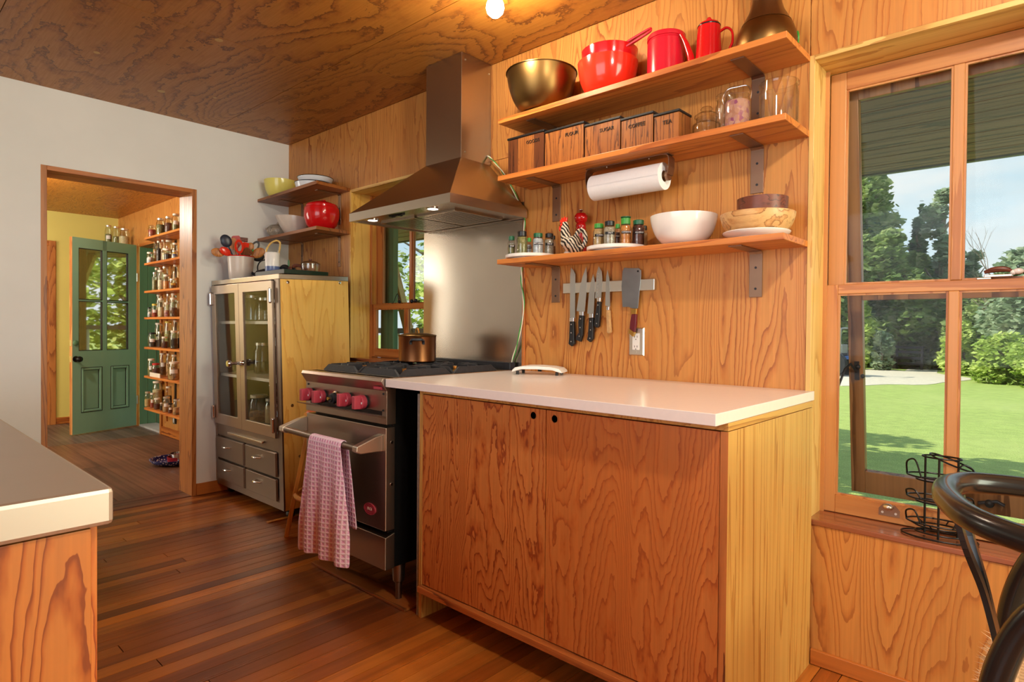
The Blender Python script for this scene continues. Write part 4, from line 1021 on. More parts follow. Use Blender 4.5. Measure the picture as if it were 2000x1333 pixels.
# ================================================================ things on the kitchen shelves
def bowl_prof(r, h, foot=.45, t=.004, n=10, lip=0, am=1.40):
    # outer wall from the foot to the rim, then the inside back down
    o = [(foot*r, 0), (foot*r*1.02, .003)]
    for i in range(1, n+1):
        a = i/n*am; o.append((foot*r+(r-foot*r)*math.sin(a)/math.sin(am), h*(1-math.cos(a))/(1-math.cos(am))+.002))
    if lip: o += [(r+lip, h-.001), (r+lip, h+.002), (r-t, h+.002)]
    else: o += [(r-t*.5, h+t*.5)]
    for i in range(n, 0, -1):
        a = i/n*am; o.append((max(foot*r+(r-foot*r)*math.sin(a)/math.sin(am)-t, .001), max(h*(1-math.cos(a))/(1-math.cos(am))+.002, t+.002)))
    o.append((1e-4, t+.002)); return o
def bowl(name, lab, cat, mat, x, y, z, r, h, foot=.45, t=.004, lip=0, group=None, seg=36, inner=None):
    o = MB().lathe(bowl_prof(r, h, foot, t, 10, lip), (0,0,0), seg).build(name, mat, loc=(x, y, z+.0004), smooth=True)
    return tag(o, lab, cat, group)
Z = SZ[1]
bowl('mixing_bowl', 'large tarnished brass mixing bowl at the left end of the top shelf', 'bowl', m_brass, 2.517, -.160, Z, .150, .168, .38, .003, .004)
rb = bowl('mixing_bowl', 'orange-red enamel bowl holding a red colander on the top shelf', 'bowl', m_redbowl, 2.835, -.130, Z, .120, .130, .5, .004)
# red bowl nested in it, a steel lid and red looped handles
nb = thing('colander', 'crimson bowl with long looped handles nested in the orange-red bowl', 'colander', (2.842, -.128, Z+.062))
MB().lathe(bowl_prof(.112, .112, .5, .003, 10, 0, 1.35), (0,0,0), 32).build('bowl', m_red, nb, smooth=True)
for k, dx in enumerate((0, .016, .031)):
    a = Vector((-.010+dx*1.3, -.02-dx*.8, .085)); b = Vector((.165+dx*.5, .012-dx*.8, .150-dx*.35)); s_ = Vector((-.004,.006,.010))
    L = [a+s_, a*.5+b*.5+s_*1.1, b+s_*.9, b+(b-a).normalized()*.010, b-s_*.9, a*.5+b*.5-s_*1.1, a-s_]
    MB().tube(spline(L, 5), .0044, 8).build('handle', m_pink_red, nb, smooth=True)
lid = MB().lathe([(.062,0),(.064,.004),(.05,.010),(.02,.014),(1e-4,.0145)], (0,0,0), 28).build('pan_cover', m_chrome, loc=(2.775, -.120, Z+.176), rot=(.15, -.45, 0), smooth=True)
tag(lid, 'shiny steel pan cover standing inside the orange-red bowl', 'pan cover')
cn = thing('canister', 'tall crimson plastic canister in the middle of the top shelf', 'canister', (3.084, -.115, Z+.0004))
MB().lathe([(.066,0),(.069,.004),(.069,.142),(.066,.146),(.066,.150),(.070,.151),(.070,.164),(.067,.168),(.063,.168),(.063,.15),(.063,.006),(1e-4,.006)], (0,0,0), 36).build('body', m_pink_red, cn, smooth=True)
kt = thing('coffee_pot', 'red enamel coffee pot with long spout and black lid line', 'coffee pot', (3.253, -.120, Z+.0004))
MB().lathe([(.046,0),(.047,.004),(.044,.05),(.040,.13),(.039,.146),(.036,.146),(.036,.005),(1e-4,.005)], (0,0,0), 32).build('body', m_red, kt, smooth=True)
MB().lathe([(.0398,.1462),(.0402,.149),(.039,.151)], (0,0,0), 32).build('rim_line', m_black, kt, smooth=True)
MB().lathe([(.0385,.1505),(.034,.158),(.016,.165),(.009,.167),(.010,.174),(.006,.180),(1e-4,.181)], (0,0,0), 28).build('lid', m_red, kt, smooth=True)
MB().tube(spline([(-.034,-.010,.018),(-.054,-.014,.026),(-.062,-.017,.062),(-.078,-.021,.110),(-.094,-.026,.143)], 6), [.018-.012*i/24 for i in range(25)], 12).build('spout', m_red, kt, smooth=True)
MB().tube(spline([(.036,.006,.122),(.060,.010,.130),(.078,.013,.112),(.080,.013,.075),(.066,.010,.045),(.058,.009,.030)], 6), .0062, 8, flat=.7).build('handle', m_red, kt, smooth=True)
pl = bowl('small_pot', 'small red enamel pot half hidden behind the bronze bell vessel', 'pot', m_red, 3.372, -.045, Z, .040, .085, .8, .003)
be = thing('bell_vessel', 'engraved bronze bell-shaped vessel at the right end of the top shelf', 'vessel', (3.452, -.118, Z+.0004))
MB().lathe([(.088,0),(.096,.006),(.098,.022),(.094,.048),(.084,.078),(.078,.088)], (0,0,0), 40).build('skirt', m_brass, be, smooth=True)
MB().lathe([(.079,.0885),(.070,.104),(.056,.130),(.047,.160),(.043,.190),(.044,.225),(.052,.265),(.062,.300),(.060,.312),(.03,.318),(1e-4,.319)], (0,0,0), 40).build('engraved_neck', m_bell, be, smooth=True)
mc = MB()
for k in range(3):
    n = 26; mc.tube([(3.533+.010*math.cos(2*PI*i/n)*1.0+.003*k, -.085+.022*math.cos(2*PI*i/n)*-.6, Z+.030+.024*math.sin(2*PI*i/n)) for i in range(n)], .0024, 6, True)
tag(mc.build('cord_loop', m_lid_green, smooth=True), 'small coil of green cord at the end of the top shelf', 'cord')
# ---- middle shelf: five wooden canisters
Z = SZ[2]
for (x0, x1, zt, dp, word, ord_) in [(2.352,2.557,1.961,.125,'GOODS','widest dark-striped wooden canister lettered GOODS at the left end'),
        (2.565,2.764,1.950,.125,'FLOUR','wooden canister lettered FLOUR with black lid'),
        (2.771,2.934,1.932,.115,'SUGAR','wooden canister lettered SUGAR with black lid'),
        (2.940,3.074,1.919,.105,'COFFEE','wooden canister lettered COFFEE with diagonal grain'),
        (3.080,3.177,1.903,.092,'TEA','smallest wooden canister lettered TEA beside the glass jars')]:
    t = thing('wooden_canister', ord_, 'canister', ((x0+x1)/2, -.19+dp/2, Z+.0003), group='lettered wooden canisters')
    w, h = x1-x0, zt-Z
    nst = 3 if word in ('GOODS', 'SUGAR', 'FLOUR') else 2
    cuts = {'GOODS': [0, .29, .74, 1], 'FLOUR': [0, .16, .62, 1], 'SUGAR': [0, .24, .52, 1], 'COFFEE': [0, .45, 1], 'TEA': [0, .62, 1]}[word]
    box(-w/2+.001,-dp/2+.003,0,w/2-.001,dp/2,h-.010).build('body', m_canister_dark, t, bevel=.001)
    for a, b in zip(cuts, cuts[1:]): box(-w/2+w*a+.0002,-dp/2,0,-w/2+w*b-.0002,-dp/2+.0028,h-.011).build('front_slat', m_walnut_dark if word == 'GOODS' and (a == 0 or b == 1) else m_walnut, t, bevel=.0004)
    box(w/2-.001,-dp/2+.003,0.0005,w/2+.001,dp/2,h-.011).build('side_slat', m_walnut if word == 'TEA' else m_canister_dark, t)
    box(-w/2-.003,-dp/2-.004,h-.0095,w/2+.003,dp/2+.003,h-.001).build('lid', m_blackmatte, t, bevel=.0015)
    text(word, .021, m_darkmetal, t, (w/2-.022-(.0075*len(word)), -dp/2-.0012, h-.040), depth=.0012)
# ---- glass jars of the middle shelf
def jar_body(r, h, neck=.8, shoulder=.80, thick=.002, bot=.004):
    zn = h*shoulder
    return [(r*.90,0),(r,.006),(r,zn*.92),(r*.96,zn*.98),(r*neck,zn+h*.06),(r*neck,h),(r*neck-thick,h),(r*neck-thick,zn+h*.05),(r-thick*1.6,zn*.92),(r-thick*1.2,bot+.002),(1e-4,bot)]
jb = thing('stoppered_jar', 'short empty glass jar with a domed glass stopper', 'jar', (3.253, -.13, Z+.0003))
MB().lathe(jar_body(.048,.075,.74,.72), (0,0,0), 28).build('body', m_glass, jb, smooth=True)
MB().lathe([(.034,.074),(.042,.078),(.042,.083),(.030,.092),(.012,.098),(.022,.106),(.016,.114),(1e-4,.116)], (0,0,0), 24).build('stopper', m_glass, jb, smooth=True)
jb = thing('bail_jar', 'wire-bail glass jar filled with dried petals', 'jar', (3.371, -.150, Z+.0003))
MB().lathe(jar_body(.044,.118,.88,.86), (0,0,0), 28).build('body', m_glass, jb, smooth=True)
MB().lathe([(1e-4,.006),(.040,.006),(.0405,.092),(.036,.099),(1e-4,.102)], (0,0,0), 24).build('petals', g_petal, jb, smooth=True)
MB().lathe([(.040,.119),(.043,.122),(.042,.134),(.036,.143),(.010,.147),(1e-4,.147)], (0,0,0), 28).build('glass_lid', m_glass, jb, smooth=True)
MB().tube(spline([(-.044,-.004,.098),(-.047,-.010,.112),(-.045,-.008,.130),(-.030,-.004,.148),(0,0,.1495),(.030,.004,.148),(.045,.004,.128),(.045,.0,.10)], 4), .0016, 6).build('wire_bail', m_chrome, jb, smooth=True)
jb = thing('storage_jar', 'tall clear glass jar standing behind the petal jar', 'jar', (3.290, -.055, Z+.0003))
MB().lathe(jar_body(.036,.150,.85,.86), (0,0,0), 24).build('body', m_glass, jb, smooth=True)
MB().lathe([(.031,.151),(.034,.153),(.034,.166),(.03,.170),(1e-4,.170)], (0,0,0), 24).build('lid', m_glass, jb, smooth=True)
jb = thing('glass_canister', 'wide empty glass canister with a thick rolled rim', 'canister', (3.497, -.120, Z+.0003))
m = MB().lathe([(.054,0),(.058,.005),(.059,.10),(.057,.118),(.057,.124),(.061,.127),(.062,.134),(.059,.139),(.054,.139),(.054,.118),(.055,.008),(1e-4,.008)], (0,0,0), 36)
m.build('body', m_glass, jb, smooth=True)
for k in range(12):
    a = 2*PI*k/12; MB().tube([(.0592*math.cos(a),.0592*math.sin(a),.008),(.0597*math.cos(a),.0597*math.sin(a),.108)], .0016, 5).build('flute', m_glass, jb, smooth=True)
# ---- paper towel under the middle shelf
ph = thing('towel_holder', 'steel bracket paper towel holder screwed under the middle shelf', 'holder', (2.93, -.125, Z-.0215))
MB().prism([(-.185,-.004),(.185,-.004),(.185,0),(-.185,0)], XZ, -.022, .022).build('mounting_plate', m_bracket, ph, bevel=.001)
for s_ in (-1, 1):
    pr = arc(s_*.150, -.040, .038, PI/2, PI/2-s_*PI/2, 6)
    m = MB()
    P_ = [(s_*.160,-.003)]+[(s_*(.168+.018*math.sin(i/6*PI/2)), -.004-.018*(1-math.cos(i/6*PI/2))) for i in range(7)]+[(s_*.186,-.05),(s_*.180,-.078)]
    for a, b in zip(P_, P_[1:]): m.obox((a[0],0,a[1]), (b[0],0,b[1]), .044, .003, up=(0,1,0) if False else (s_*1.0,0,.01))
    m.build('arm', m_bracket, ph)
    MB().cyl(.019, -.010 if s_ > 0 else 0, 0 if s_ > 0 else .010, (s_*.178,0,-.079), 18, 'x').build('hub', m_bracket, ph, smooth=True)
for x in (-.095, .095): MB().cyl(.003, -.0058, -.004, (x,-.004,0), 8).build('screw', m_lid_steel, ph)
pr_ = thing('paper_roll', 'white paper towel roll hanging under the middle shelf', 'paper towel', (2.93, -.125, Z-.1005))
m = MB().lathe([(.0505,-.158),(.0505,.158),(.021,.158),(.021,-.158),(.0505,-.158)], (0,0,0), 40, 'x'); m.build('roll', m_paper, pr_, smooth=True, angle=.5)
MB().lathe([(.0208,-.156),(.0208,.156),(.0195,.156),(.0195,-.156),(.0208,-.156)], (0,0,0), 24, 'x').build('cardboard_core', m_card, pr_, smooth=True)
fl_ = []; 
for i in range(9):
    a = PI*1.02-i*.075; fl_.append((math.cos(a)*.0522, math.sin(a)*.0522))
m = MB().prism([(y_, z_) for y_, z_ in fl_]+[(y_*.985, z_*.985) for y_, z_ in reversed(fl_)], YZ, -.156, .157); m.build('loose_flap', m_paper, pr_)
# ---- lowest shelf
Z = SZ[3]
def susan(x, y, r, lab):
    t = thing('turntable', lab, 'turntable', (x, y, Z+.0003), group='white spice turntables')
    MB().lathe([(r*.8,0),(r*.8,.004),(r*.97,.005),(r,.008),(r,.019),(r-.003,.020),(r-.004,.0165),(1e-4,.0165)], (0,0,0), 44).build('tray', m_plasticw, t, smooth=True); return t
susan(2.436, -.121, .117, 'round white turntable at the left end of the lowest shelf')
susan(2.885, -.125, .120, 'round white turntable between the rooster and the white bowl')
LID = {'black': m_lid_black, 'green': m_lid_green, 'dgreen': m_lid_dgreen, 'white': m_lid_white, 'cork': m_cork}
def spice(x, y, r, h, lid, con, fill, word, lab, shape=0, lidh=.018):
    t = thing('spice_jar', lab, 'spice jar', (x, y, Z+.0172), group='spice jars on the white turntables')
    hb = h-lidh
    prof = [(r*.92,0),(r,.004),(r,hb*.80),(r*.93,hb*.88),(r*.78,hb*.95),(r*.78,hb),(r*.78-.0015,hb),(r*.9,hb*.86),(r-.0018,hb*.80),(r-.0018,.004),(1e-4,.003)]
    if shape == 1: prof = [(r*.95,0),(r*1.05,.004),(r*1.05,hb*.26),(r*.86,hb*.32),(r,hb*.40),(r,hb*.80),(r*.78,hb*.95),(r*.78,hb),(r*.76,hb),(r*.9,hb*.80),(r*.8,.004),(1e-4,.003)]
    if shape == 2: prof = [(r*.95,0),(r,.004),(r,hb*.55),(r*.45,hb*.75),(r*.42,hb),(r*.38,hb),(r*.4,hb*.74),(r*.9,hb*.5),(r*.9,.004),(1e-4,.003)]
    MB().lathe(prof, (0,0,0), 22).build('bottle', m_glass, t, smooth=True)
    ft = hb*fill; k = .86 if shape == 1 else .95
    MB().lathe([(1e-4,.0045),(r*k-.0022,.0045),(r*k-.0022,ft*.9),(r*k*.85,ft),(1e-4,ft)], (0,0,0), 18).build('contents', con, t, smooth=True)
    rl = r*.80 if shape != 2 else r*.5
    MB().lathe([(rl,hb+.0004),(rl,h-.002),(rl-.002,h),(1e-4,h)], (0,0,0), 22).build('lid', LID[lid], t, smooth=True)
    if lid == 'green' and shape == 1: MB().lathe([(rl*1.0,h+.0003),(rl*1.12,h+.003),(rl*1.1,h+.005),(1e-4,h+.006)], (0,0,0), 20).build('flip_cap', m_lid_dgreen, t, smooth=True)
    if word:
        va = Vector((4.21-x, -2.19-y, 0)); a0 = math.atan2(va.y, va.x)+.12; n = 8; wd = .020/r if r > .017 else .9
        zl = hb*.60; pts = [(math.cos(a0-wd+2*wd*i/n)*(r+.0006), math.sin(a0-wd+2*wd*i/n)*(r+.0006)) for i in range(n+1)]
        m = MB(); m.add([(p[0],p[1],zl-.0050) for p in pts]+[(p[0],p[1],zl+.0050) for p in pts], [(i,i+1,n+2+i,n+1+i) for i in range(n)])
        lo_ = m.build('label_tape', m_dymo, t)
        text(word, .0078, m_whiteink, lo_, (math.cos(a0)*(r+.0026), math.sin(a0)*(r+.0026), zl), rot=(PI/2, 0, a0+PI/2), depth=.0002)
    return t
L1, L2 = 'on the left turntable', 'on the right turntable'
spice(2.338,-.155,.0125,.092,'cork',g_grey,.75,'','slim corked spice bottle at the left edge '+L1,2,.012)
spice(2.382,-.195,.017,.085,'dgreen',g_herb,.72,'SAGE','small green-lidded jar of dried herb at the front '+L1)
spice(2.447,-.198,.0245,.100,'black',g_herb,.95,'','tallest black-lidded jar of green herb '+L1,0,.022)
spice(2.412,-.110,.012,.085,'green',g_clear,.8,'DILL','narrow bright-green-lidded jar tucked behind '+L1)
spice(2.507,-.162,.0245,.090,'dgreen',g_clear,.92,'BAY LEAVES','dark-green-lidded jar of bluish powder '+L1)
spice(2.524,-.106,.022,.094,'black',g_grey,.88,'MACE','black-lidded jar of grey seeds '+L1)
spice(2.500,-.050,.0135,.094,'black',g_brown,.6,'','slim black-lidded jar at the back right '+L1)
spice(2.787,-.118,.0155,.092,'black',g_tan,.8,'ANISE','slim dark-lidded jar at the left '+L2)
spice(2.839,-.185,.0232,.092,'green',g_tan,.95,'CUMIN','green-lidded jar of tan powder labelled CUMIN '+L2)
spice(2.898,-.200,.0240,.094,'black',g_grey,.92,'SALT','black-lidded jar of grey-white seeds at the front '+L2)
spice(2.874,-.105,.0115,.098,'green',g_maroon,.8,'MINT','narrow green-lidded jar at the back '+L2)
spice(2.950,-.168,.0222,.104,'green',g_orange,.92,'CAYENNE','orange cayenne jar with a tall green flip cap '+L2,1,.024)
spice(2.976,-.118,.0258,.100,'dgreen',g_maroon,.95,'ALLSPICE','large jar of maroon powder labelled ALLSPICE '+L2)
spice(2.964,-.055,.0145,.088,'black',g_cream,.8,'','slim black-lidded jar of pale grain at the right '+L2)
# rooster
ro = thing('rooster_figurine', 'black and white barred rooster figurine with a red comb on the lowest shelf', 'figurine', (2.672, -.140, Z+.0003))
bp = spline([(.040,0,.046),(.022,0,.044),(-.002,0,.048),(-.022,0,.062),(-.033,0,.092),(-.036,0,.118),(-.039,0,.135),(-.043,0,.143)], 5)
rr_ = [.016,.030,.038,.041,.042,.042,.041,.040,.039,.038,.037,.036,.034,.032,.030,.028,.026,.0245,.023,.022,.021,.020,.0195,.019,.0185,.018,.0175,.017,.0165,.016,.0155,.015,.014,.0125,.010,.006]
MB().tube(bp, rr_[:len(bp)], 18).build('body', m_stripes, ro, smooth=True)
MB().tube([(.046+.025*math.cos(t_), .0, .066+.036*math.sin(t_)) for t_ in [2*PI*i/24 for i in range(24)]], .0095, 10, True).build('tail', m_stripes, ro, smooth=True)
MB().ball((-.003,-.030,.052), .026, 14, 10, 1.25, .45, .8).build('wing', m_stripes, ro, smooth=True)
cb = [(-.060,.142),(-.062,.158),(-.054,.153),(-.051,.166),(-.044,.157),(-.038,.169),(-.032,.158),(-.024,.164),(-.025,.148),(-.036,.140)]
MB().prism(cb, XZ, -.004, .004).build('comb', m_redbowl, ro, bevel=.0015)
MB().ball((-.054,-.010,.118), .008, 10, 8, .8, .6, 1.5).ball((-.044,-.0155,.132), .008, 10, 8, .9, .4, 1.0).build('wattle', m_redbowl, ro, smooth=True)
MB().lathe([(.006,0),(.004,.009),(1e-4,.014)], (0,0,0), 10).xf(Matrix.Translation((-.056,0,.136)) @ Matrix.Rotation(-1.9, 4, 'Y')).build('beak', m_gold, ro, smooth=True)
MB().ball((-.047,-.0165,.138), .0028, 8, 6).build('eye', m_blackmatte, ro, smooth=True)
MB().lathe([(.040,0),(.041,.004),(.034,.016),(.028,.022),(1e-4,.023)], (-.004,0,0), 24, sx=.95, sy=.6).build('base', m_cream, ro, smooth=True)
pm_ = thing('pepper_mill', 'glossy red pepper mill standing behind the rooster', 'pepper mill', (2.650, -.046, Z+.0003))
MB().lathe([(.027,0),(.028,.006),(.027,.030),(.022,.075),(.0205,.105),(.023,.128),(.0215,.133),(.023,.138),(.021,.146),(.0185,.150),(.0255,.158),(.029,.170),(.028,.182),(.020,.192),(.010,.195)], (0,0,0), 30).build('body', m_pepper, pm_, smooth=True)
MB().lathe([(.007,.195),(.005,.200),(.010,.205),(.010,.208),(1e-4,.209)], (0,0,0), 16).build('finial', m_chrome, pm_, smooth=True)
bowl('serving_bowl', 'large plain white bowl on the lowest shelf', 'bowl', m_ceramic, 3.167, -.125, Z, .119, .106, .42, .004)
MB_ = MB().lathe([(.075,0),(.078,.006),(.104,.018),(.108,.024),(.106,.026),(.076,.012),(1e-4,.011)], (0,0,0), 44)
tag(MB_.build('platter', m_ceramic, loc=(3.428,-.118,Z+.0003), smooth=True), 'shallow white platter under the wooden bowls', 'platter')
bowl('wooden_bowl', 'wide pale spalted wooden bowl standing on the white platter', 'bowl', m_bowlwood, 3.434, -.125, Z+.0118, .119, .070, .55, .007)
bowl('wooden_bowl', 'small dark wooden bowl nested in the spalted bowl', 'bowl', m_bowldark, 3.450, -.125, Z+.0195, .080, .112, .85, .006)
# ---- knife rail
tag(box(2.5335,-.0172,1.2735,2.990,-.0005,1.3195).build('knife_rail', m_lid_steel, bevel=.002), 'magnetic steel knife rail on the plywood wall', 'knife rail')
def knife(name, lab, parts, group='knives on the magnetic rail'):
    x, z = parts[0][1][0]
    t = thing(name, lab, 'knife', (x, -.0176, z), group=group)
    for nm, poly, mt, y0, y1, bv in parts:
        MB().prism([(a-x, b-z) for a, b in poly], XZ, y0, y1).build(nm, mt, t, bevel=bv)
    return t
def rivets(t, pts):
    x, _, z = t.location
    for a, b in pts: MB().cyl(.0028, -.0112, -.0104, (a-x, 0, b-z), 10, 'y').build('rivet', m_chrome, t)
bl_, hl_ = (-.0022, 0), (-.0105, .006)
def kn(name, lab, bpoly, hpoly, hm, riv, bol=None):
    ps = [('blade', bpoly, m_blade, bl_[0], bl_[1], 0), ('handle', hpoly, hm, hl_[0], hl_[1], .002)]
    if bol: ps.append(('bolster', bol, m_chrome, -.0095, .005, .001))
    t = knife(name, lab, ps); rivets(t, riv); return t
kn('bread_knife', 'long straight bread knife, leftmost on the rail', [(2.5758,1.1627),(2.575,1.3486),(2.5788,1.3869),(2.593,1.3747),(2.603,1.3562),(2.6039,1.1626)], [(2.58,1.1480),(2.601,1.1480),(2.6031,1.1107),(2.6052,1.0499),(2.5913,1.0382),(2.5743,1.0491),(2.5782,1.0765),(2.5791,1.1218)], m_blackmatte, [(2.590,1.135),(2.590,1.098),(2.590,1.060)], [(2.579,1.166),(2.602,1.166),(2.602,1.1485),(2.579,1.1485)])
kn('chef_knife', 'tilted wide chef knife, second from the left on the rail', [(2.6118,1.194),(2.6299,1.3011),(2.6431,1.3452),(2.6616,1.3864),(2.6648,1.3441),(2.663,1.2666),(2.6558,1.1913)], [(2.6312,1.1755),(2.6531,1.1730),(2.6509,1.1446),(2.6489,1.0888),(2.6383,1.0596),(2.6133,1.0681),(2.6159,1.0816),(2.6296,1.0998),(2.6263,1.1445)], m_blackmatte, [(2.640,1.160),(2.638,1.122),(2.634,1.084)], [(2.629,1.193),(2.653,1.192),(2.653,1.1735),(2.631,1.176)])
kn('carving_knife', 'medium pointed knife, third from the left on the rail', [(2.6694,1.1822),(2.6765,1.2662),(2.6866,1.3166),(2.6982,1.3512),(2.7079,1.3156),(2.706,1.2543),(2.7029,1.1819)], [(2.6829,1.1640),(2.7042,1.1640),(2.7049,1.1226),(2.7028,1.0743),(2.6897,1.0586),(2.6735,1.0693),(2.6786,1.0893),(2.6809,1.1225)], m_blackmatte, [(2.693,1.148),(2.693,1.112),(2.690,1.076)], [(2.682,1.183),(2.704,1.183),(2.704,1.1645),(2.682,1.1645)])
sk = kn('santoku_knife', 'dimpled broad-bladed knife hung highest, fourth on the rail', [(2.7087,1.2477),(2.7134,1.2979),(2.7153,1.3525),(2.7254,1.3846),(2.7413,1.362),(2.7456,1.3292),(2.7402,1.2447)], [(2.7245,1.2340),(2.7400,1.2320),(2.7384,1.1773),(2.7338,1.1272),(2.7234,1.1206),(2.7101,1.1292),(2.7173,1.1884)], m_blackmatte, [(2.730,1.218),(2.727,1.180),(2.724,1.140)], [(2.722,1.250),(2.740,1.249),(2.740,1.233),(2.724,1.2345)])
x, _, z = sk.location
for i in range(9): MB().cyl(.0028, -.0028, -.0022, (2.722-x+i*.0004, 0, 1.262-z+i*.0115), 8, 'y').build('dimple', m_chrome, sk)
kn('petty_knife', 'slim knife with a pale wooden handle on the rail', [(2.7612,1.216),(2.7628,1.296),(2.7648,1.3391),(2.7709,1.3668),(2.7803,1.3275),(2.7835,1.2737),(2.7856,1.2092),(2.7741,1.2115)], [(2.7715,1.1960),(2.7848,1.1955),(2.7875,1.1554),(2.7932,1.1039),(2.7857,1.0973),(2.7754,1.1015),(2.7721,1.1662)], m_cork, [], [(2.771,1.211),(2.7845,1.211),(2.7848,1.196),(2.7715,1.1965)])
cl = knife('cleaver', 'large patinated cleaver with maroon and brass handle on the rail', [('blade', [(2.8408,1.2929),(2.845,1.3562),(2.8521,1.3705),(2.8789,1.3668),(2.9219,1.3643),(2.9314,1.3555),(2.9317,1.3307),(2.9254,1.269),(2.9192,1.2008),(2.8954,1.2011),(2.8761,1.2077),(2.8468,1.2082)], m_cleaver, -.0032, 0, .0006),
    ('ferrule', [(2.8882,1.2012),(2.9168,1.2008),(2.9147,1.178),(2.8933,1.1782)], m_gold, -.009, .005, .001), ('handle', [(2.8933,1.178),(2.9147,1.178),(2.9129,1.1343),(2.9062,1.1040),(2.8844,1.1190),(2.8865,1.1447)], M('maroon_handle', C(96,22,34), .35), -.0095, .0055, .002),
    ('pommel', [(2.8844,1.1190),(2.9085,1.1040),(2.8992,1.0863),(2.8798,1.1028)], m_gold, -.010, .006, .001)])
x, _, z = cl.location; MB().cyl(.0042, -.0040, -.0031, (2.918-x, 0, 1.352-z), 12, 'y').build('hanging_hole', m_void, cl)
# ---- counter top scale
ks = thing('kitchen_scale', 'low curved white kitchen scale at the back of the white counter', 'scale', (2.495, -.128, .9153))
n = 14; top = []
ax = Vector((.202, .094, 0)).normalized(); 
hl = .112; m = MB()
pr = [(-hl, .010), (-hl+.003, .020), (-hl+.016, .031), (-.06, .037), (0, .0385), (.06, .036), (hl-.016, .030), (hl-.003, .020), (hl, .010), (hl-.012, .013), (.07, .022), (0, .0245), (-.07, .023), (-hl+.012, .014)]
m.prism(pr, lambda a, b, d: (ax.x*a-ax.y*d, ax.y*a+ax.x*d, b), -.060, .060)
m.build('platform', m_plasticw, ks, bevel=.003)
for a in (-.088, .088):
    for d in (-.045, .045): MB().cyl(.007, 0, .0145, (ax.x*a-ax.y*d, ax.y*a+ax.x*d, 0), 10).build('foot', m_blackmatte, ks)
box(-.008,-.004,.012,.008,.004,.0235).build('sensor', m_blackmatte, ks)
# ---- pot on the range
pt = thing('stock_pot', 'heat stained copper pot with lid on the back burner', 'pot', (1.860, -.300, .9500))
MB().lathe([(.086,0),(.090,.004),(.0905,.120),(.092,.123),(.090,.125),(.087,.123),(.087,.006),(1e-4,.006)], (0,0,0), 40).build('body', m_pot, pt, smooth=True)
MB().lathe([(.0925,.1235),(.094,.126),(.090,.130),(.05,.138),(1e-4,.140)], (0,0,0), 40).build('lid', m_gold if False else m_brass, pt, smooth=True)
MB().tube(spline([(-.026,.012,.1365),(-.020,.009,.155),(0,0,.162),(.020,-.009,.155),(.026,-.012,.1365)], 5), .004, 8).build('lid_handle', m_gold, pt, smooth=True)
for s_ in (-1, 1):
    d_ = Vector((.77*s_, -.64*s_, 0)) if s_ > 0 else Vector((-.77, .64, 0)); w_ = Vector((.64, .77, 0))
    P_ = [d_*.089+w_*-.030+Vector((0,0,.086)), d_*.094+w_*-.030+Vector((0,0,.100)), d_*.112+w_*-.022+Vector((0,0,.108)), d_*.116+Vector((0,0,.108)), d_*.112+w_*.022+Vector((0,0,.108)), d_*.094+w_*.030+Vector((0,0,.100)), d_*.089+w_*.030+Vector((0,0,.086))]
    MB().tube(spline(P_, 5), .0062, 8).build('side_handle', m_iron, pt, smooth=True)
# ---- corner shelf things
Z = 2.002
bowl('mixing_bowl', 'yellow glass mixing bowl on the upper corner shelf', 'bowl', m_yellowbowl, .131, -.130, Z, .108, .122, .48, .004)
for k, (x, y, r, z, h, lab) in enumerate([(.560,-.128,.112,0,.042,'white enamel dish with black rim, lower of the corner shelf pair'),(.585,-.122,.112,.0435,.030,'white enamel dish with black rim, upper of the corner shelf pair')]):
    t = thing('enamel_dish', lab, 'dish', (x, y, Z+z+.0004), group='black rimmed enamel dishes')
    MB().lathe([(r*.86,0),(r*.9,.003),(r*.99,h-.002),(r*.97,h-.002),(r*.88,.005),(1e-4,.005)], (0,0,0), 40).build('body', m_enamelw, t, smooth=True)
    MB().tube([(r*.992*math.cos(2*PI*i/40), r*.992*math.sin(2*PI*i/40), h-.001) for i in range(40)], .0022, 6, True).build('rim', m_black, t, smooth=True)
Z = 1.727
rp = thing('cookie_pot', 'glossy red round pot with an inset lid on the lower corner shelf', 'pot', (.672, -.126, Z+.0004))
MB().lathe([(.058,0),(.066,.004),(.094,.035),(.109,.085),(.110,.118),(.106,.142),(.103,.145),(.099,.142),(.10,.11),(.05,.006),(1e-4,.006)], (0,0,0), 44).build('body', m_red, rp, smooth=True)
MB().lathe([(.098,.1425),(.098,.158),(.092,.166),(.076,.169),(.066,.176),(.035,.186),(1e-4,.189)], (0,0,0), 44).build('lid', m_red, rp, smooth=True)
MB().ring([(-.035,-.008),(.035,-.008),(.035,.008),(-.035,.008)], [(-.027,-.004),(.027,-.004),(.027,.004),(-.027,.004)], XY, .1865, .192).build('lid_grip', m_red, rp, bevel=.002)
gb = thing('pouring_bowl', 'white oval pouring bowl between the stoneware pot and red pot', 'bowl', (.318, -.118, Z+.0004))
m = MB(); vs = []; fs = []; ns, nr = 40, 9
def pour(u, v, off=0):
    a = 2*PI*u; sp = max(math.cos(a+1.98), 0)**10
    rx = (.044+.068*math.sin(v*1.2)/.932)-off; ry = (.036+.060*math.sin(v*1.2)/.932)-off
    x_ = rx*math.cos(a)*(1+.30*sp*v*v); y_ = ry*math.sin(a)*(1+.34*sp*v*v)
    return (x_, y_, .122*((1-math.cos(v*1.2))/.6376)+.010*math.cos(a+1.98)*v*v+(off if v < .05 else 0))
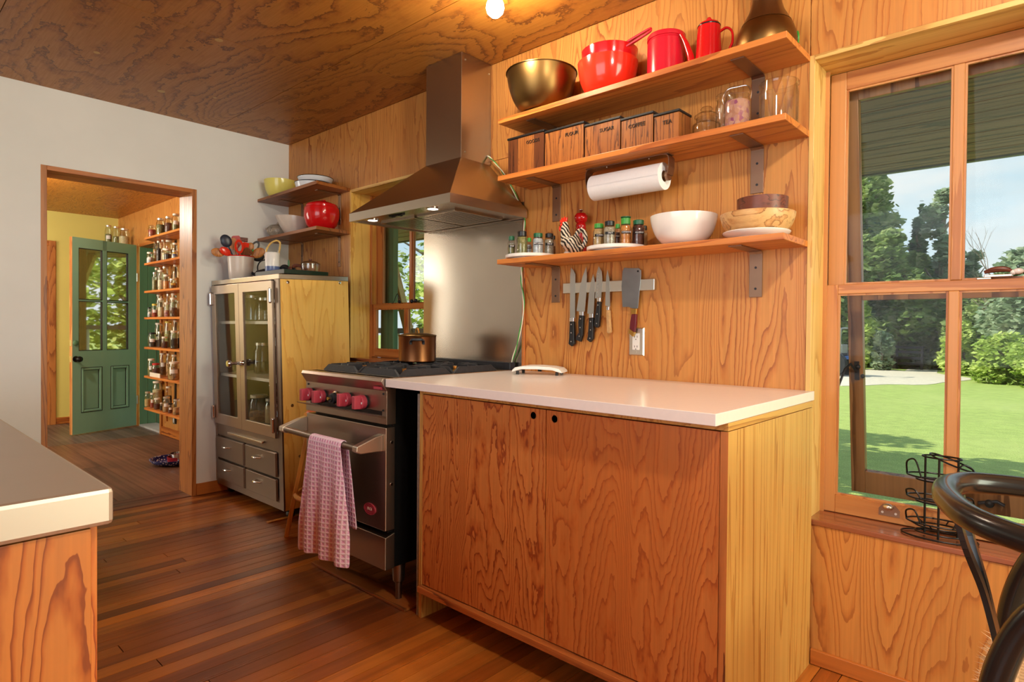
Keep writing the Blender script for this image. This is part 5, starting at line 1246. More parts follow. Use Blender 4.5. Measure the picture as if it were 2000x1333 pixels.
for sgn, off in ((0, 0), (1, .004)):
    b0 = len(m.v); 
    m.add([pour(i/ns, j/nr, off) for j in range(nr+1) for i in range(ns)], [(j*ns+i, j*ns+(i+1)%ns, (j+1)*ns+(i+1)%ns, (j+1)*ns+i) for j in range(nr) for i in range(ns)])
    m.f.append(tuple(b0+i for i in range(ns))); m.m.append(0)
for i in range(ns):
    a, b = nr*ns+i, nr*ns+(i+1)%ns; c = (nr+1)*ns; m.f.append((a, b, c+b, c+a)); m.m.append(0)
m.build('body', m_cream, gb, smooth=True)
cs = thing('casserole', 'grey speckled stoneware casserole with knobbed lid in the corner', 'casserole', (.098, -.118, Z+.0004))
MB().lathe([(.054,0),(.058,.004),(.066,.018)], (0,0,0), 32).build('foot', m_stonebrown, cs, smooth=True)
MB().lathe([(.066,.0182),(.082,.040),(.084,.060),(.078,.072),(.074,.072),(.076,.06),(.06,.022),(1e-4,.02)], (0,0,0), 32).build('body', m_stoneware, cs, smooth=True)
for k in range(10):
    a = 2*PI*k/10; n = 14; u = Vector((-math.sin(a), math.cos(a), 0)); o_ = Vector((math.cos(a)*.0835, math.sin(a)*.0835, .050))
    MB().tube([o_+u*.011*math.cos(2*PI*i/n)+Vector((0,0,.011*math.sin(2*PI*i/n))) for i in range(n)], .0016, 5, True).build('stamped_ring', m_cream, cs, smooth=True)
MB().lathe([(.080,.0725),(.082,.077),(.064,.092),(.030,.100),(.018,.103),(.020,.112),(.014,.118),(1e-4,.119)], (0,0,0), 32).build('lid', m_stoneware, cs, smooth=True)
for s_ in (-1, 1): MB().ball((s_*.03,-.082*1.0,.066), .011, 10, 6, 1.3, .6, .5).build('lug', m_stoneware, cs, smooth=True)
# ---- on top of the steel cabinet
def zc(y): return 1.4118+(y+.498)*.029+.0012
CX, CY = .212, -.440
t = thing('utensil_crock', 'pale pink crock with a red rim full of kitchen utensils', 'crock', (CX, CY, zc(CY-.08)+.0022))
MB().lathe([(.066,0),(.070,.005),(.076,.08),(.081,.150),(.078,.150),(.073,.08),(.067,.007),(1e-4,.007)], (0,0,0), 40).build('body', m_crock, t, smooth=True)
MB().tube([(.0795*math.cos(2*PI*i/40), .0795*math.sin(2*PI*i/40), .1515) for i in range(40)], .0035, 8, True).build('rim', m_red, t, smooth=True)
LT = Vector((.40, .916, 0)).normalized(); DPV = Vector((.916, -.40, 0)).normalized(); zrim = t.location.z+.150
m_wood1 = wood('spoon_wood', C(196,132,72), C(178,112,56), C(140,84,40), 'z', bands=10, scale=4)
m_wood2 = wood('dark_spoon_wood', C(130,76,44), C(112,62,34), C(84,44,24), 'z', bands=10, scale=4)
m_navy = M('navy_nylon', C(44,50,64), .35)
m_palered = M('rose_silicone', C(190,80,84), .4)
def utensil(name, lab, px, pz, kind, mat, sz=1.0, near=.0):
    # px lateral offset of the head, pz height of the head above the crock rim, near offset to the viewer
    tip = Vector((CX, CY, zrim))+LT*px+DPV*near+Vector((0,0,pz))
    out = Vector((CX, CY, zrim+.004))+LT*max(min(px*.55, .060), -.060)+DPV*near*.6
    foot = out-(tip-out)*.75; foot.z = max(foot.z, zrim-.125)
    fo = Vector((foot.x-CX, foot.y-CY, 0)); 
    if fo.length > .058: fo = fo.normalized()*.058
    foot = Vector((CX+fo.x, CY+fo.y, foot.z))
    o = thing(name, lab, 'utensil', tuple(foot), group='utensils in the pink crock')
    d = (tip-out).normalized(); f = Vector((0,0,0)); q = tip-foot
    side = d.cross(DPV).normalized(); nrm = DPV
    pts = [f, (out-foot), q-d*.030*sz]
    m = MB().tube(spline(pts, 4), .0048, 8)
    m.build('handle', m_wood1 if kind in ('ladle_w',) else mat, o, smooth=True)
    h = MB()
    if kind in ('spoon', 'ladle'):
        L_, w_, th = (.036*sz, .025*sz, .007) if kind == 'spoon' else (.040*sz, .033*sz, .014)
        h.ball((0,0,0), 1, 16, 10)
        h.xf(Matrix((( side.x*w_, nrm.x*th, d.x*L_, q.x), (side.y*w_, nrm.y*th, d.y*L_, q.y), (side.z*w_, nrm.z*th, d.z*L_, q.z), (0,0,0,1))))
        h.build('bowl', mat, o, smooth=True)
    elif kind in ('spatula', 'flat'):
        w_ = .026*sz; L_ = .042*sz
        poly = [(-.006,-L_),(.006,-L_),(w_,-L_*.4),(w_,L_*.8),(w_*.7,L_),(-w_*.7,L_),(-w_,L_*.8),(-w_,-L_*.4)]
        h.prism(poly, lambda a, b, e_: q+side*a+d*b+nrm*e_, -.003, .003); h.build('blade', mat, o, bevel=.001)
    elif kind == 'ring':
        n = 24; op = lambda w_, L_: [(w_*math.cos(2*PI*i/n), L_*math.sin(2*PI*i/n)) for i in range(n)]
        h.ring(op(.024*sz,.040*sz), op(.013*sz,.026*sz), lambda a, b, e_: q+side*a+d*b+nrm*e_, -.004, .004); h.build('slotted_head', mat, o, bevel=.001)
    elif kind == 'brush':
        h.obox(q-side*.030*sz, q+side*.030*sz, .018, .026, up=d); h.build('head', mat, o, bevel=.003)
    return o
utensil('wooden_spoon', 'wooden spoon leaning far left out of the crock', -.135, .020, 'spoon', m_wood1, 1.1, .02)
utensil('spoon', 'bright red spoon leaning left in the crock', -.092, .028, 'spoon', m_redbowl, 1.0, .035)
utensil('ladle', 'big navy ladle above the left side of the crock', -.088, .098, 'ladle', m_navy, 1.05, .01)
utensil('wooden_spatula', 'pale wooden spatula upright in the crock', -.046, .080, 'spatula', m_wood1, .95, .0)
utensil('silicone_spatula', 'rose spatula behind the red slotted spoon', -.026, .098, 'spatula', m_palered, 1.0, -.02)
utensil('brush', 'dark red headed brush standing tallest in the crock', .012, .118, 'brush', m_bowldark, 1.0, -.03)
utensil('slotted_spoon', 'bright red spoon with an oval hole at the crock front', -.010, .062, 'ring', m_redbowl, 1.15, .045)
utensil('spoon', 'bright red solid spoon right of the slotted one', .026, .062, 'spatula', m_redbowl, .75, .03)
utensil('spatula', 'dark brown wooden spatula low at the crock front', .030, .020, 'flat', m_wood2, 1.0, .03)
utensil('wooden_spoon', 'wooden spoon with long oval bowl right of centre in the crock', .052, .062, 'spoon', m_wood1, 1.0, .01)
utensil('tongs', 'thin green stick leaning right in the crock', .066, .038, 'brush', m_lid_green, .22, .03)
utensil('hook_tool', 'black tool with a round hole on the crock right side', .086, .074, 'ring', m_blackmatte, 1.0, .0)
utensil('ladle', 'black ladle low at the right behind the crock', .104, .010, 'ladle', m_blackmatte, 1.0, -.015)
utensil('wooden_spoon', 'wide wooden spoon leaning far right out of the crock', .104, .030, 'spoon', m_wood1, 1.25, .02)
# teapot
tp = thing('teapot', 'black cast iron teapot between the crock and the striped pitcher', 'teapot', (.345, -.330, zc(-.40)+.003))
MB().lathe([(.050,0),(.056,.004),(.074,.022),(.076,.036),(.062,.054),(.030,.064),(.028,.066),(.010,.070),(.008,.078),(1e-4,.080)], (0,0,0), 32).build('body', m_iron, tp, smooth=True)
MB().tube(spline([(-.058,-.030,.048),(-.056,-.034,.085),(-.036,-.024,.118),(0,0,.128),(.036,.024,.118),(.056,.034,.085),(.058,.030,.048)], 5), .0042, 8).build('bail_handle', m_iron, tp, smooth=True)
MB().tube(spline([(-.060,-.045,.030),(-.078,-.058,.040),(-.088,-.066,.056)], 5), [.012-.006*i/10 for i in range(11)], 8).build('spout', m_iron, tp, smooth=True)
sl = thing('flat_box', 'flat black box lying on the steel cabinet', 'box', (.73, -.36, zc(-.50)+.004))
box(-.180,-.140,.0,.180,.140,.026).build('case', m_blackmatte, sl, bevel=.002); box(.1805,-.139,.001,.1818,.139,.025).build('dark_glass_end', M('bottle_green_glass', C(24,44,34), .15), sl)
zs_ = sl.location.z+.0265
pi_ = thing('pitcher', 'white and blue pitcher with a bamboo bail handle', 'pitcher', (.607, -.420, zs_))
MB().lathe([(.041,0),(.0425,.003),(.0425,.036)], (0,0,0), 32).build('blue_band', m_blueglaze, pi_, smooth=True)
MB().lathe([(.0425,.0362),(.0425,.118),(.0405,.121),(.0385,.118),(.0385,.037)], (0,0,0), 32).build('body', m_ceramic, pi_, smooth=True)
MB().tube(spline([(-.036,-.010,.085),(-.052,-.014,.100),(-.058,-.016,.116)], 5), [.012-.004*i/10 for i in range(11)], 8).build('spout', m_ceramic, pi_, smooth=True)
hp_ = spline([LT*-.036+Vector((0,0,.122)), LT*-.032+Vector((0,0,.142)), LT*-.012+Vector((0,0,.176)), LT*.020+Vector((0,0,.196)), LT*.042+Vector((0,0,.186)), LT*.042+Vector((0,0,.155)), LT*.036+Vector((0,0,.122))], 6)
MB().tube(hp_, [.0055+.0012*(1 if i % 6 == 0 else 0) for i in range(len(hp_))], 10).build('bamboo_handle', M('bamboo_handle', C(214,176,100), .5, var=.3, scale=40), pi_, smooth=True)
for s_ in (-1, 1): MB().ring([(-.009,-.012),(.009,-.012),(.009,.012),(-.009,.012)], [(-.005,-.007),(.005,-.007),(.005,.007),(-.005,.007)], lambda a, b, e_: LT*(s_*.036)+LT*a*.6+Vector((0,0,.124+b))+DPV*e_, -.003, .003).build('lug', m_ceramic, pi_)
tl = thing('can_opener', 'black kitchen tool with an upright fin lying on the flat box', 'utensil', (.665, -.345, zs_+.0003))
MB().tube(spline([(-.05,-.02,.026),(-.02,-.01,.034),(.01,0,.024),(.05,.014,.020)], 5), [.016,.018,.02,.02,.019,.018,.016,.015,.014,.013,.012,.012,.011,.011,.010,.008], 10).build('grip', m_blackmatte, tl, smooth=True)
MB().ball((.0,.0,.058), .012, 10, 8, .7, .5, 2.0).build('fin', m_green_dark, tl, smooth=True)
MB().box(-.04,-.02,0,.07,.03,.010).build('plate', m_chrome, tl, bevel=.002)
MB().cyl(.013, -.006, .006, (.040,-.012,.022), 14, 'y').build('turn_knob', m_bowldark, tl, smooth=True)
tl = thing('peeler', 'brown handled peeler leaning on the glass casserole', 'utensil', (.735, -.330, zs_+.0003))
MB().tube(spline([(-.03,-.01,.034),(-.01,0,.042),(.03,.012,.036),(.07,.030,.014)], 5), [.008,.011,.012,.012,.012,.011,.011,.010,.010,.010,.009,.009,.008,.007,.006,.005], 10).build('handle', m_bowldark, tl, smooth=True)
MB().tube(spline([(.07,.030,.014),(.076,.034,.006),(.082,.04,.004)], 4), .003, 6).build('blade', m_chrome, tl, smooth=True)
gp = thing('glass_casserole', 'small clear glass pot with lid at the back of the flat box', 'casserole', (.800, -.275, zs_+.0003))
MB().lathe([(.044,0),(.052,.006),(.056,.03),(.056,.050),(.053,.050),(.052,.03),(.048,.006),(1e-4,.005)], (0,0,0), 30).build('body', m_glass, gp, smooth=True)
MB().lathe([(.057,.0505),(.058,.053),(.04,.064),(.012,.070),(1e-4,.070)], (0,0,0), 30).build('lid', m_glass, gp, smooth=True)
MB().lathe([(.006,.070),(.009,.074),(.008,.081),(1e-4,.082)], (0,0,0), 14).build('knob', m_bowldark, gp, smooth=True)
# ---- inside the steel cabinet: jars and glassware seen through the doors
def simple_jar(name, lab, x, y, z, r, h, lid, con, fill, group, cat='jar', white=None, neck=.84, seg=20, bail=False, gmat=None, cap=None):
    t = thing(name, lab, cat, (x, y, z+.0004), group=group)
    lh = min(.016, h*.12); hb = h-lh
    MB().lathe(jar_body(r, hb, neck, .84, .0016, .003), (0,0,0), seg).build('glass_body', gmat or m_glassjar, t, smooth=True)
    if con is not None:
        f = hb*fill*.84
        MB().lathe([(1e-4,.0035),(r*.93,.0035),(r*.95,f*.94),(r*.8,f),(1e-4,f)], (0,0,0), seg).build('contents', con, t, smooth=True)
    MB().lathe([(r*neck+.0012,hb-lh*.15),(r*neck+.0015,h-.002),(r*neck-.001,h),(1e-4,h)], (0,0,0), seg).build('lid', lid, t, smooth=True)
    if bail: MB().tube(spline([(-r*neck-.001,0,hb*.9),(-r*neck-.004,-.004,h*.97),(0,-.003,h+.004),(r*neck+.004,-.004,h*.97),(r*neck+.001,0,hb*.9)], 4), .0013, 5).build('wire_bail', m_chrome, t, smooth=True)
    if white is not None:
        va = Vector((4.21-x, -2.19-y, 0)); a0 = math.atan2(va.y, va.x); n = 6; wd_ = .62; zl = hb*.52; hh = min(.020, h*.11)
        pts = [(math.cos(a0-wd_+2*wd_*i/n)*(r+.0007), math.sin(a0-wd_+2*wd_*i/n)*(r+.0007)) for i in range(n+1)]
        MB().add([(p[0],p[1],zl-hh) for p in pts]+[(p[0],p[1],zl+hh) for p in pts], [(i,i+1,n+2+i,n+1+i) for i in range(n)]).build('label_patch', white, t)
    return t
def cabz(y, z): return z-(0.0)      # inside the slightly leaning cabinet
G_ = 'jars in the steel cabinet'
def incab(x, yl, zl): # local cabinet point to world
    return (x+.006, -.498+yl*math.cos(.029)-zl*math.sin(.029), yl*math.sin(.029)+zl*math.cos(.029)+.0004)
for (nm, lab, x, yl, zl, r, h, lid, con, fill) in [
    ('storage_jar', 'clear jar on the top shelf behind the left cabinet door', .15, .20, 1.145, .055, .17, m_lid_steel, None, 0),
    ('storage_jar', 'jar of pale grain on the top shelf behind the left door', .30, .22, 1.145, .058, .15, m_lid_steel, g_cream, .6),
    ('storage_jar', 'jar of tan grain on the top shelf behind the right door', .58, .16, 1.145, .055, .13, m_lid_steel, g_tan, .8),
    ('storage_jar', 'white-lidded greenish jar on the top shelf behind the right door', .76, .20, 1.145, .060, .16, m_lid_white, g_green, .4),
    ('storage_jar', 'small jar of dark beans on the top shelf of the cabinet', .45, .25, 1.145, .050, .13, m_lid_steel, g_brown, .7),
    ('storage_jar', 'jar of rice on the middle shelf behind the right cabinet door', .70, .17, .80, .075, .185, m_lid_steel, g_cream, .92),
    ('storage_jar', 'jar of red powder on the middle shelf by the cabinet mullion', .55, .20, .80, .045, .12, m_lid_steel, g_red, .8),
    ('storage_jar', 'dark jar on the middle shelf behind the left cabinet door', .28, .20, .80, .060, .20, m_lid_steel, g_dark, .5),
    ('storage_jar', 'white-lidded jar of oats on the cabinet floor at the left', .26, .17, .481, .062, .175, m_lid_white, g_nut, .5),
    ('storage_jar', 'jar of golden grain on the cabinet floor by the mullion', .39, .20, .481, .050, .16, m_lid_steel, g_tan, .9),
    ('storage_jar', 'half empty clear jar on the cabinet floor behind the right door', .58, .16, .481, .065, .15, m_lid_steel, g_tan, .35),
    ('storage_jar', 'large white-lidded jar of brown beans on the cabinet floor', .74, .17, .481, .080, .195, m_lid_white, g_brown, .8)]:
    simple_jar(nm, lab, *incab(x, yl, zl), r, h, lid, con, fill, G_, gmat=m_glass)
# standing whisk, basket dome
dm = thing('wire_dome', 'pale woven dome cover standing on the cabinet middle shelf', 'food cover', incab(.66, .17, .988))
m = MB().lathe([(.085*math.sin(PI/2*(1-i/8))+1e-4, .085*math.sin(PI/2*i/8)) for i in range(9)], (0,0,0), 24); m.build('dome', m_stoneware, dm, smooth=True)
MB().tube([(.087*math.cos(2*PI*i/28), .087*math.sin(2*PI*i/28), .002) for i in range(28)], .0035, 6, True).build('rim', m_chrome, dm, smooth=True)
tg = thing('serving_tongs', 'crossed steel tongs hanging under the cabinet middle shelf', 'tongs', incab(.70, .06, .70))
for s_ in (-1, 1): MB().tube(spline([(s_*.055,0,.075),(s_*.05,0,.045),(0,s_*.004,.0),(-s_*.02,s_*.004,-.030),(-s_*.012,0,-.085)], 5), .0035, 6).build('arm', m_chrome, tg, smooth=True)
fl_ = thing('decanter', 'brown glass decanter on the cabinet floor at the back left', 'decanter', incab(.20, .33, .481))
MB().lathe([(.06,0),(.065,.01),(.066,.16),(.03,.24),(.02,.28),(.024,.285),(1e-4,.285)], (0,0,0), 24).build('body', glass('brown_glass', (.55,.30,.14), 1.2), fl_, smooth=True)
# ================================================================ pantry jars
shelfz = {'A': 1.967, 'B': 1.717, 'C': 1.446, 'D': 1.189, 'E': .898, 'F': .616, 'G': .302}
names = {'A': 'top', 'B': 'second', 'C': 'third', 'D': 'fourth', 'E': 'fifth', 'F': 'sixth', 'G': 'lowest'}
for k, z in shelfz.items():
    t = thing('pantry_shelf', names[k]+' pantry shelf carrying glass jars', 'shelf', (-2.4, 0, z), group='pantry jar shelves')
    MB().hexa([(-2.630,-.0005,-.020),(-2.492,-.200,-.020),(-.222,-.200,-.020),(-.222,-.0005,-.020)][::-1], [(-2.630,-.0005,0),(-2.492,-.200,0),(-.222,-.200,0),(-.222,-.0005,0)][::-1]).xf(Matrix.Translation((2.4,0,0))).build('board', m_shelf, t, bevel=.001)
    for x in (-2.22, -1.2): bracket(t, x, z-.0202, .15, .10, .03)
for xx in (-2.46, -2.22): tag(box(xx-.012,-.012,.15,xx+.012,-.0005,1.93).build('shelf_standard', m_blackmatte if xx > -2.3 else m_base), ('dark metal' if xx > -2.3 else 'brown wooden')+' upright strip behind the pantry shelves', 'shelf support')
lids = {'bail': m_glassjar, 'steel': m_lid_steel, 'white': m_lid_white, 'cork': m_cork, 'yellow': m_lid_yellow, 'black': m_lid_black, 'red': m_lid_red}
lidw = {'bail': 'wire-bail', 'steel': 'tin-lidded', 'white': 'white-lidded', 'cork': 'corked', 'yellow': 'yellow-lidded', 'black': 'black-lidded', 'red': 'red-lidded'}
cons = {'red': (g_red, 'red flakes'), 'herb': (g_herb, 'green herbs'), 'maroon': (g_maroon, 'dark red spice'), 'clear': (g_clear, 'pale powder'), 'tan': (g_tan, 'tan spice'), 'dark': (g_dark, 'dark tea'), 'brown': (g_brown, 'brown seeds'), 'cream': (g_cream, 'pale grain'),
        'green': (g_green, 'green leaves'), 'orange': (g_orange, 'orange powder'), 'petal': (g_petal, 'pink petals'), 'nut': (g_nut, 'brown nuts'), 'grey': (g_grey, 'grey seeds')}
labs = {'n': None, 'y': m_label, 'b': m_blueglaze, 'o': M('yellow_label', C(226,190,90), .6)}
JARS = [
('A',-2.409,-0.155,0.0376,0.116,'f','bail','red','n'), ('A',-2.171,-0.155,0.0379,0.159,'f','steel','herb','n'), ('A',-2.113,-0.105,0.036,0.174,'m','steel','maroon','n'),
('A',-1.778,-0.155,0.0315,0.156,'f','white','herb','y'), ('B',-2.478,-0.155,0.0281,0.112,'f','white','clear','y'), ('B',-2.493,-0.105,0.0153,0.235,'m','cork','tan','y'),
('B',-2.384,-0.105,0.0217,0.24,'m','white','dark','n'), ('B',-2.27,-0.105,0.0172,0.239,'m','white','brown','n'), ('B',-2.19,-0.105,0.0333,0.131,'m','white','cream','n'),
('B',-2.257,-0.055,0.0347,0.254,'b','white','herb','n'), ('B',-1.987,-0.155,0.0311,0.103,'f','white','dark','n'), ('B',-1.805,-0.155,0.0265,0.075,'f','steel','clear','b'),
('B',-2.094,-0.055,0.0256,0.18,'b','white','tan','o'), ('C',-2.339,-0.155,0.0214,0.179,'f','steel','herb','n'), ('C',-2.319,-0.105,0.0324,0.202,'m','white','cream','n'),
('C',-2.013,-0.155,0.0312,0.138,'f','white','orange','n'), ('C',-1.849,-0.155,0.0328,0.092,'f','steel','brown','o'), ('C',-2.08,-0.055,0.0299,0.255,'b','white','tan','n'),
('C',-2.608,-0.055,0.0201,0.258,'b','white','green','n'), ('C',-2.505,-0.055,0.0155,0.257,'b','white','herb','n'), ('C',-2.354,-0.055,0.0306,0.253,'b','steel','grey','n'),
('D',-2.485,-0.155,0.0174,0.097,'f','black','clear','y'), ('D',-2.338,-0.155,0.0257,0.129,'f','yellow','red','y'), ('D',-2.155,-0.155,0.0295,0.179,'f','white','cream','n'),
('D',-1.999,-0.155,0.027,0.137,'f','white','petal','n'), ('D',-1.836,-0.155,0.0327,0.175,'f','white','brown','n'), ('D',-1.861,-0.105,0.0145,0.15,'m','white','tan','n'),
('D',-2.519,-0.055,0.0288,0.244,'b','white','green','n'), ('D',-2.276,-0.055,0.0196,0.241,'b','steel','tan','n'), ('D',-2.119,-0.055,0.03,0.246,'b','white','herb','n'),
('E',-2.403,-0.155,0.0366,0.142,'f','black','dark','y'), ('E',-2.42,-0.105,0.015,0.119,'m','black','clear','b'), ('E',-2.346,-0.105,0.0238,0.152,'m','steel','dark','n'),
('E',-2.065,-0.155,0.0272,0.107,'f','white','maroon','n'), ('E',-1.825,-0.155,0.0317,0.167,'f','white','dark','n'), ('E',-2.525,-0.055,0.04,0.237,'b','white','herb','n'),
('E',-2.117,-0.105,0.0339,0.252,'m','yellow','green','n'), ('E',-2.078,-0.055,0.0299,0.277,'b','white','green','n'), ('E',-1.847,-0.105,0.0145,0.158,'m','white','dark','n'),
('F',-2.432,-0.155,0.0324,0.167,'f','white','herb','y'), ('F',-2.301,-0.155,0.0363,0.128,'f','red','maroon','n'), ('F',-2.423,-0.055,0.0308,0.22,'b','white','brown','y'),
('F',-2.26,-0.055,0.0239,0.221,'b','white','nut','n'), ('F',-2.11,-0.055,0.0279,0.216,'b','white','nut','n'), ('F',-1.821,-0.155,0.0491,0.164,'f','white','nut','y'),
('G',-2.536,-0.155,0.0284,0.151,'f','steel','tan','n'), ('G',-2.402,-0.155,0.0194,0.147,'f','white','red','y'), ('G',-2.265,-0.155,0.0298,0.108,'f','white','maroon','n'),
('G',-2.575,-0.055,0.0469,0.245,'b','white','cream','n'), ('G',-2.145,-0.155,0.0148,0.074,'f','white','dark','n'), ('G',-2.016,-0.155,0.0333,0.144,'f','steel','nut','y'),
('G',-2.259,-0.055,0.0283,0.215,'b','white','dark','n'), ('G',-1.91,-0.155,0.0206,0.091,'f','black','maroon','y'), ('G',-1.756,-0.155,0.0325,0.142,'f','steel','nut','n'),
('T',-3.93,-0.14,0.0349,0.275,'t','steel','green','y'), ('T',-3.829,-0.09,0.0367,0.255,'t','steel','green','n'), ('T',-3.529,-0.09,0.0502,0.201,'t','steel','cream','n'),
]
from collections import Counter, defaultdict
cnt = defaultdict(list)
for j in JARS: cnt[(j[0], j[5])].append(j[1])
for v in cnt.values(): v.sort()
ordn = ['first', 'second', 'third', 'fourth', 'fifth', 'sixth', 'seventh']
rown = {'f': 'front', 'm': 'middle', 'b': 'back', 't': ''}
for (s_, x, y, r, h, row, lid, con, lb) in JARS:
    o_ = ordn[cnt[(s_, row)].index(x)]
    if s_ == 'T':
        lab = lidw[lid]+' jar of '+cons[con][1]+', '+o_+' from the left above the green door'; z = 1.975; grp = 'jars above the green door'
    else:
        lab = ('labelled ' if lb != 'n' else '')+lidw[lid]+' jar of '+cons[con][1]+', '+o_+' in '+rown[row]+' row, '+names[s_]+' pantry shelf'
        z = shelfz[s_]; grp = 'jars on the pantry shelves'
        up_ = [v for v in shelfz.values() if v > z+.01]
        if up_: h = min(h, min(up_)-z-.028)
    slim = h/r > 8
    simple_jar('glass_bottle' if slim else 'glass_jar', lab, x, y, z, r, h, lids[lid], cons[con][0], .62+.3*((x*37) % 1), grp, 'bottle' if slim else 'jar', labs[lb], .62 if slim else .82, 14, lid == 'bail')
t = thing('corner_ledge', 'plywood ledge above the green door holding three jars', 'shelf', (-3.75, 0, 1.975))
box(-.318,-.19,-.018,.325,-.001,0).build('board', m_shelf, t)
tag(MB().box(-2.355,-.192,.6165,-2.075,-.186,.656).box(-2.355,-.1855,.6165,-2.349,-.181,.656).build('card_tray', m_lid_white), 'low pale card strip along the front of the sixth pantry shelf', 'tray')
pb = thing('paper_bag', 'crumpled white paper bag at the right of the lowest pantry shelf', 'bag', (-1.70, -.060, .3025))
m = MB(); pts_ = []
for j in range(6):
    for i in range(14):
        a = 2*PI*i/14; rr2 = (.045-.004*j)*(1+.14*math.sin(3*a+j*1.7)); pts_.append((rr2*math.cos(a), .8*rr2*math.sin(a), .038*j+.006*math.sin(2*a+j)*(j > 0)))
m.add(pts_, [(j*14+i, j*14+(i+1) % 14, (j+1)*14+(i+1) % 14, (j+1)*14+i) for j in range(5) for i in range(14)]+[tuple(range(13,-1,-1)), tuple(70+i for i in range(14))])
m.build('bag', m_label, pb)
# dishes on the pantry floor
dz = .0
pd = bowl('patterned_dish', 'wide blue and white patterned dish on the pantry floor', 'dish', m_bluewhite, -1.10, -.405, dz+.0002, .165, .045, .62, .005, .003)
bowl('pet_bowl', 'red bowl standing in the blue patterned dish', 'bowl', M('red_printed_bowl', C(150,30,40), .3, var=.3, scale=60), -1.03, -.385, dz+.0082, .085, .060, .8, .004)
bowl('pet_bowl', 'shiny steel bowl nested in the red bowl on the pantry floor', 'bowl', m_chrome, -1.01, -.380, dz+.0152, .072, .080, .8, .003, .004)
# ================================================================ outdoors
GZ = -.55
m = MB(); N = 24
m.add([(-90, .2, GZ), (90, .2, GZ), (90, 140, GZ), (-90, 140, GZ)], [(0,1,2,3)])
struct(m.build('ground', m_grass), 'mown lawn outside the windows')
def patch(name, pts, z, mat, lab, cat):
    o = MB().prism(pts, XY, z-.02, z).build(name, mat); return struct(o, lab)
rp_ = random.Random(11)
gp_ = []
for i in range(40):
    a = 2*PI*i/40; k = 1+.10*math.sin(3*a+1)+.07*math.sin(7*a); gp_.append((-.75+2.2*k*math.cos(a)*1.0, 23.0+4.6*k*math.sin(a)))
patch('ground_gravel', gp_, GZ+.012, m_gravel, 'pale worn gravel patch on the lawn', 'gravel')
patch('ground_track', [(-.6,26),(.5,26),(-1.2,40),(-2.2,40)], GZ+.010, m_gravel, 'pale track leading from the gravel patch into the trees', 'track')
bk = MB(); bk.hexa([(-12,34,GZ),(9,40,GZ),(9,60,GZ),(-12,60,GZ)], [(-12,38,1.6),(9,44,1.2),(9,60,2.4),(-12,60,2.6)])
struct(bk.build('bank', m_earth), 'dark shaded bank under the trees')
struct(box(-6.2, .17, -.12, -1.6, 2.2, -.03).build('porch_deck', m_deck), 'pale grey porch deck outside the pantry door')
pr = MB().hexa([(-6.5,.2,2.36),(8,.2,2.36),(8,2.15,2.115),(-6.5,2.15,2.115)], [(-6.5,.2,2.62),(8,.2,2.62),(8,2.15,2.24),(-6.5,2.15,2.24)])
po = struct(pr.build('porch_roof', m_porch), 'brown boarded underside of the porch roof')
for i in range(15):
    a = .25+i*.125; z = 2.354-(a-.2)*.1256
    MB().obox((-6.5, a+.06, z-.012-.0078), (8, a+.06, z-.012-.0078), .118, .012, up=(0,.125,1)).build('ceiling_board', m_porch, po)
box(-6.5, 2.15, 2.09, 8, 2.19, 2.27).build('fascia', m_fascia, po)
tag(MB().obox((-1.50,1.95,2.11), (-.70,1.95,.10), .09, .07, up=(0,1,0)).build('porch_brace', m_reveal), 'slanted pale timber brace outside the range window', 'brace')
t = thing('porch_rail', 'pale porch railing outside the range window', 'railing', (-1.6, 2.0, 0))
box(-3.0,1.96,1.04,-.55,2.03,1.10).build('top_rail', m_deck, t, world=True)
for x in (-2.9,-2.13,-1.37,-.62): MB().cyl(.045, -.04, 1.04, (x,1.99,0), 14).build('post', m_plasticw, t, world=True, smooth=True)
# green boards seen through the open outside doorway
gw = struct(box(-3.36, .165, -.1, -3.345, 1.6, 2.2).build('wall_porch', m_green_dark), 'dark green boarded porch wall by the outside door')
for i in range(12):
    y0 = .170+i*.09; box(-3.345, y0, -.03, -3.333, y0+.087, 2.15).build('board', m_green_dark, gw, bevel=.002)
for i in range(2):
    y0 = .004+i*.082; box(-3.3295, y0, .021, -3.322, y0+.079, 1.965).build('board', m_green_dark, gw, bevel=.002)

def leaves(name, mat, blobs, n, size, seed, parent=None, dense=1.0, droop=0):
    r = random.Random(seed); vs = []; fs = []; tot = sum(b[3]*b[4] for b in blobs)
    for (cx, cy, cz, rx, rz) in blobs:
        k = int(n*rx*rz/tot)
        for _ in range(k):
            while True:
                x, y, z = r.uniform(-1,1), r.uniform(-1,1), r.uniform(-1,1); d = x*x+y*y+z*z
                if .05 < d <= 1: break
            q = d**.5; f = (q**.45)/q; f *= r.uniform(.82, 1.12)
            p = (cx+x*f*rx, cy+y*f*rx, cz+z*f*rz)
            a, b = r.uniform(0, 6.283), r.uniform(-.9, .9); s_ = size*r.uniform(.6, 1.3)
            u = (math.cos(a)*s_, math.sin(a)*s_, b*s_*.6); w = (-math.sin(a)*s_*.62, math.cos(a)*s_*.62, r.uniform(-.7,.7)*s_)
            i0 = len(vs)
            vs += [(p[0]-u[0], p[1]-u[1], p[2]-u[2]), (p[0]+w[0], p[1]+w[1], p[2]+w[2]), (p[0]+u[0], p[1]+u[1], p[2]+u[2]), (p[0]-w[0], p[1]-w[1], p[2]-w[2])]
            fs.append((i0, i0+1, i0+2, i0+3))
    me = bpy.data.meshes.new(name); me.from_pydata(vs, [], fs); me.materials.append(mat); me.update()
    o = bpy.data.objects.new(name, me); COL.objects.link(o); o['kind'] = 'stuff'
    if parent: o.parent = parent
    return o
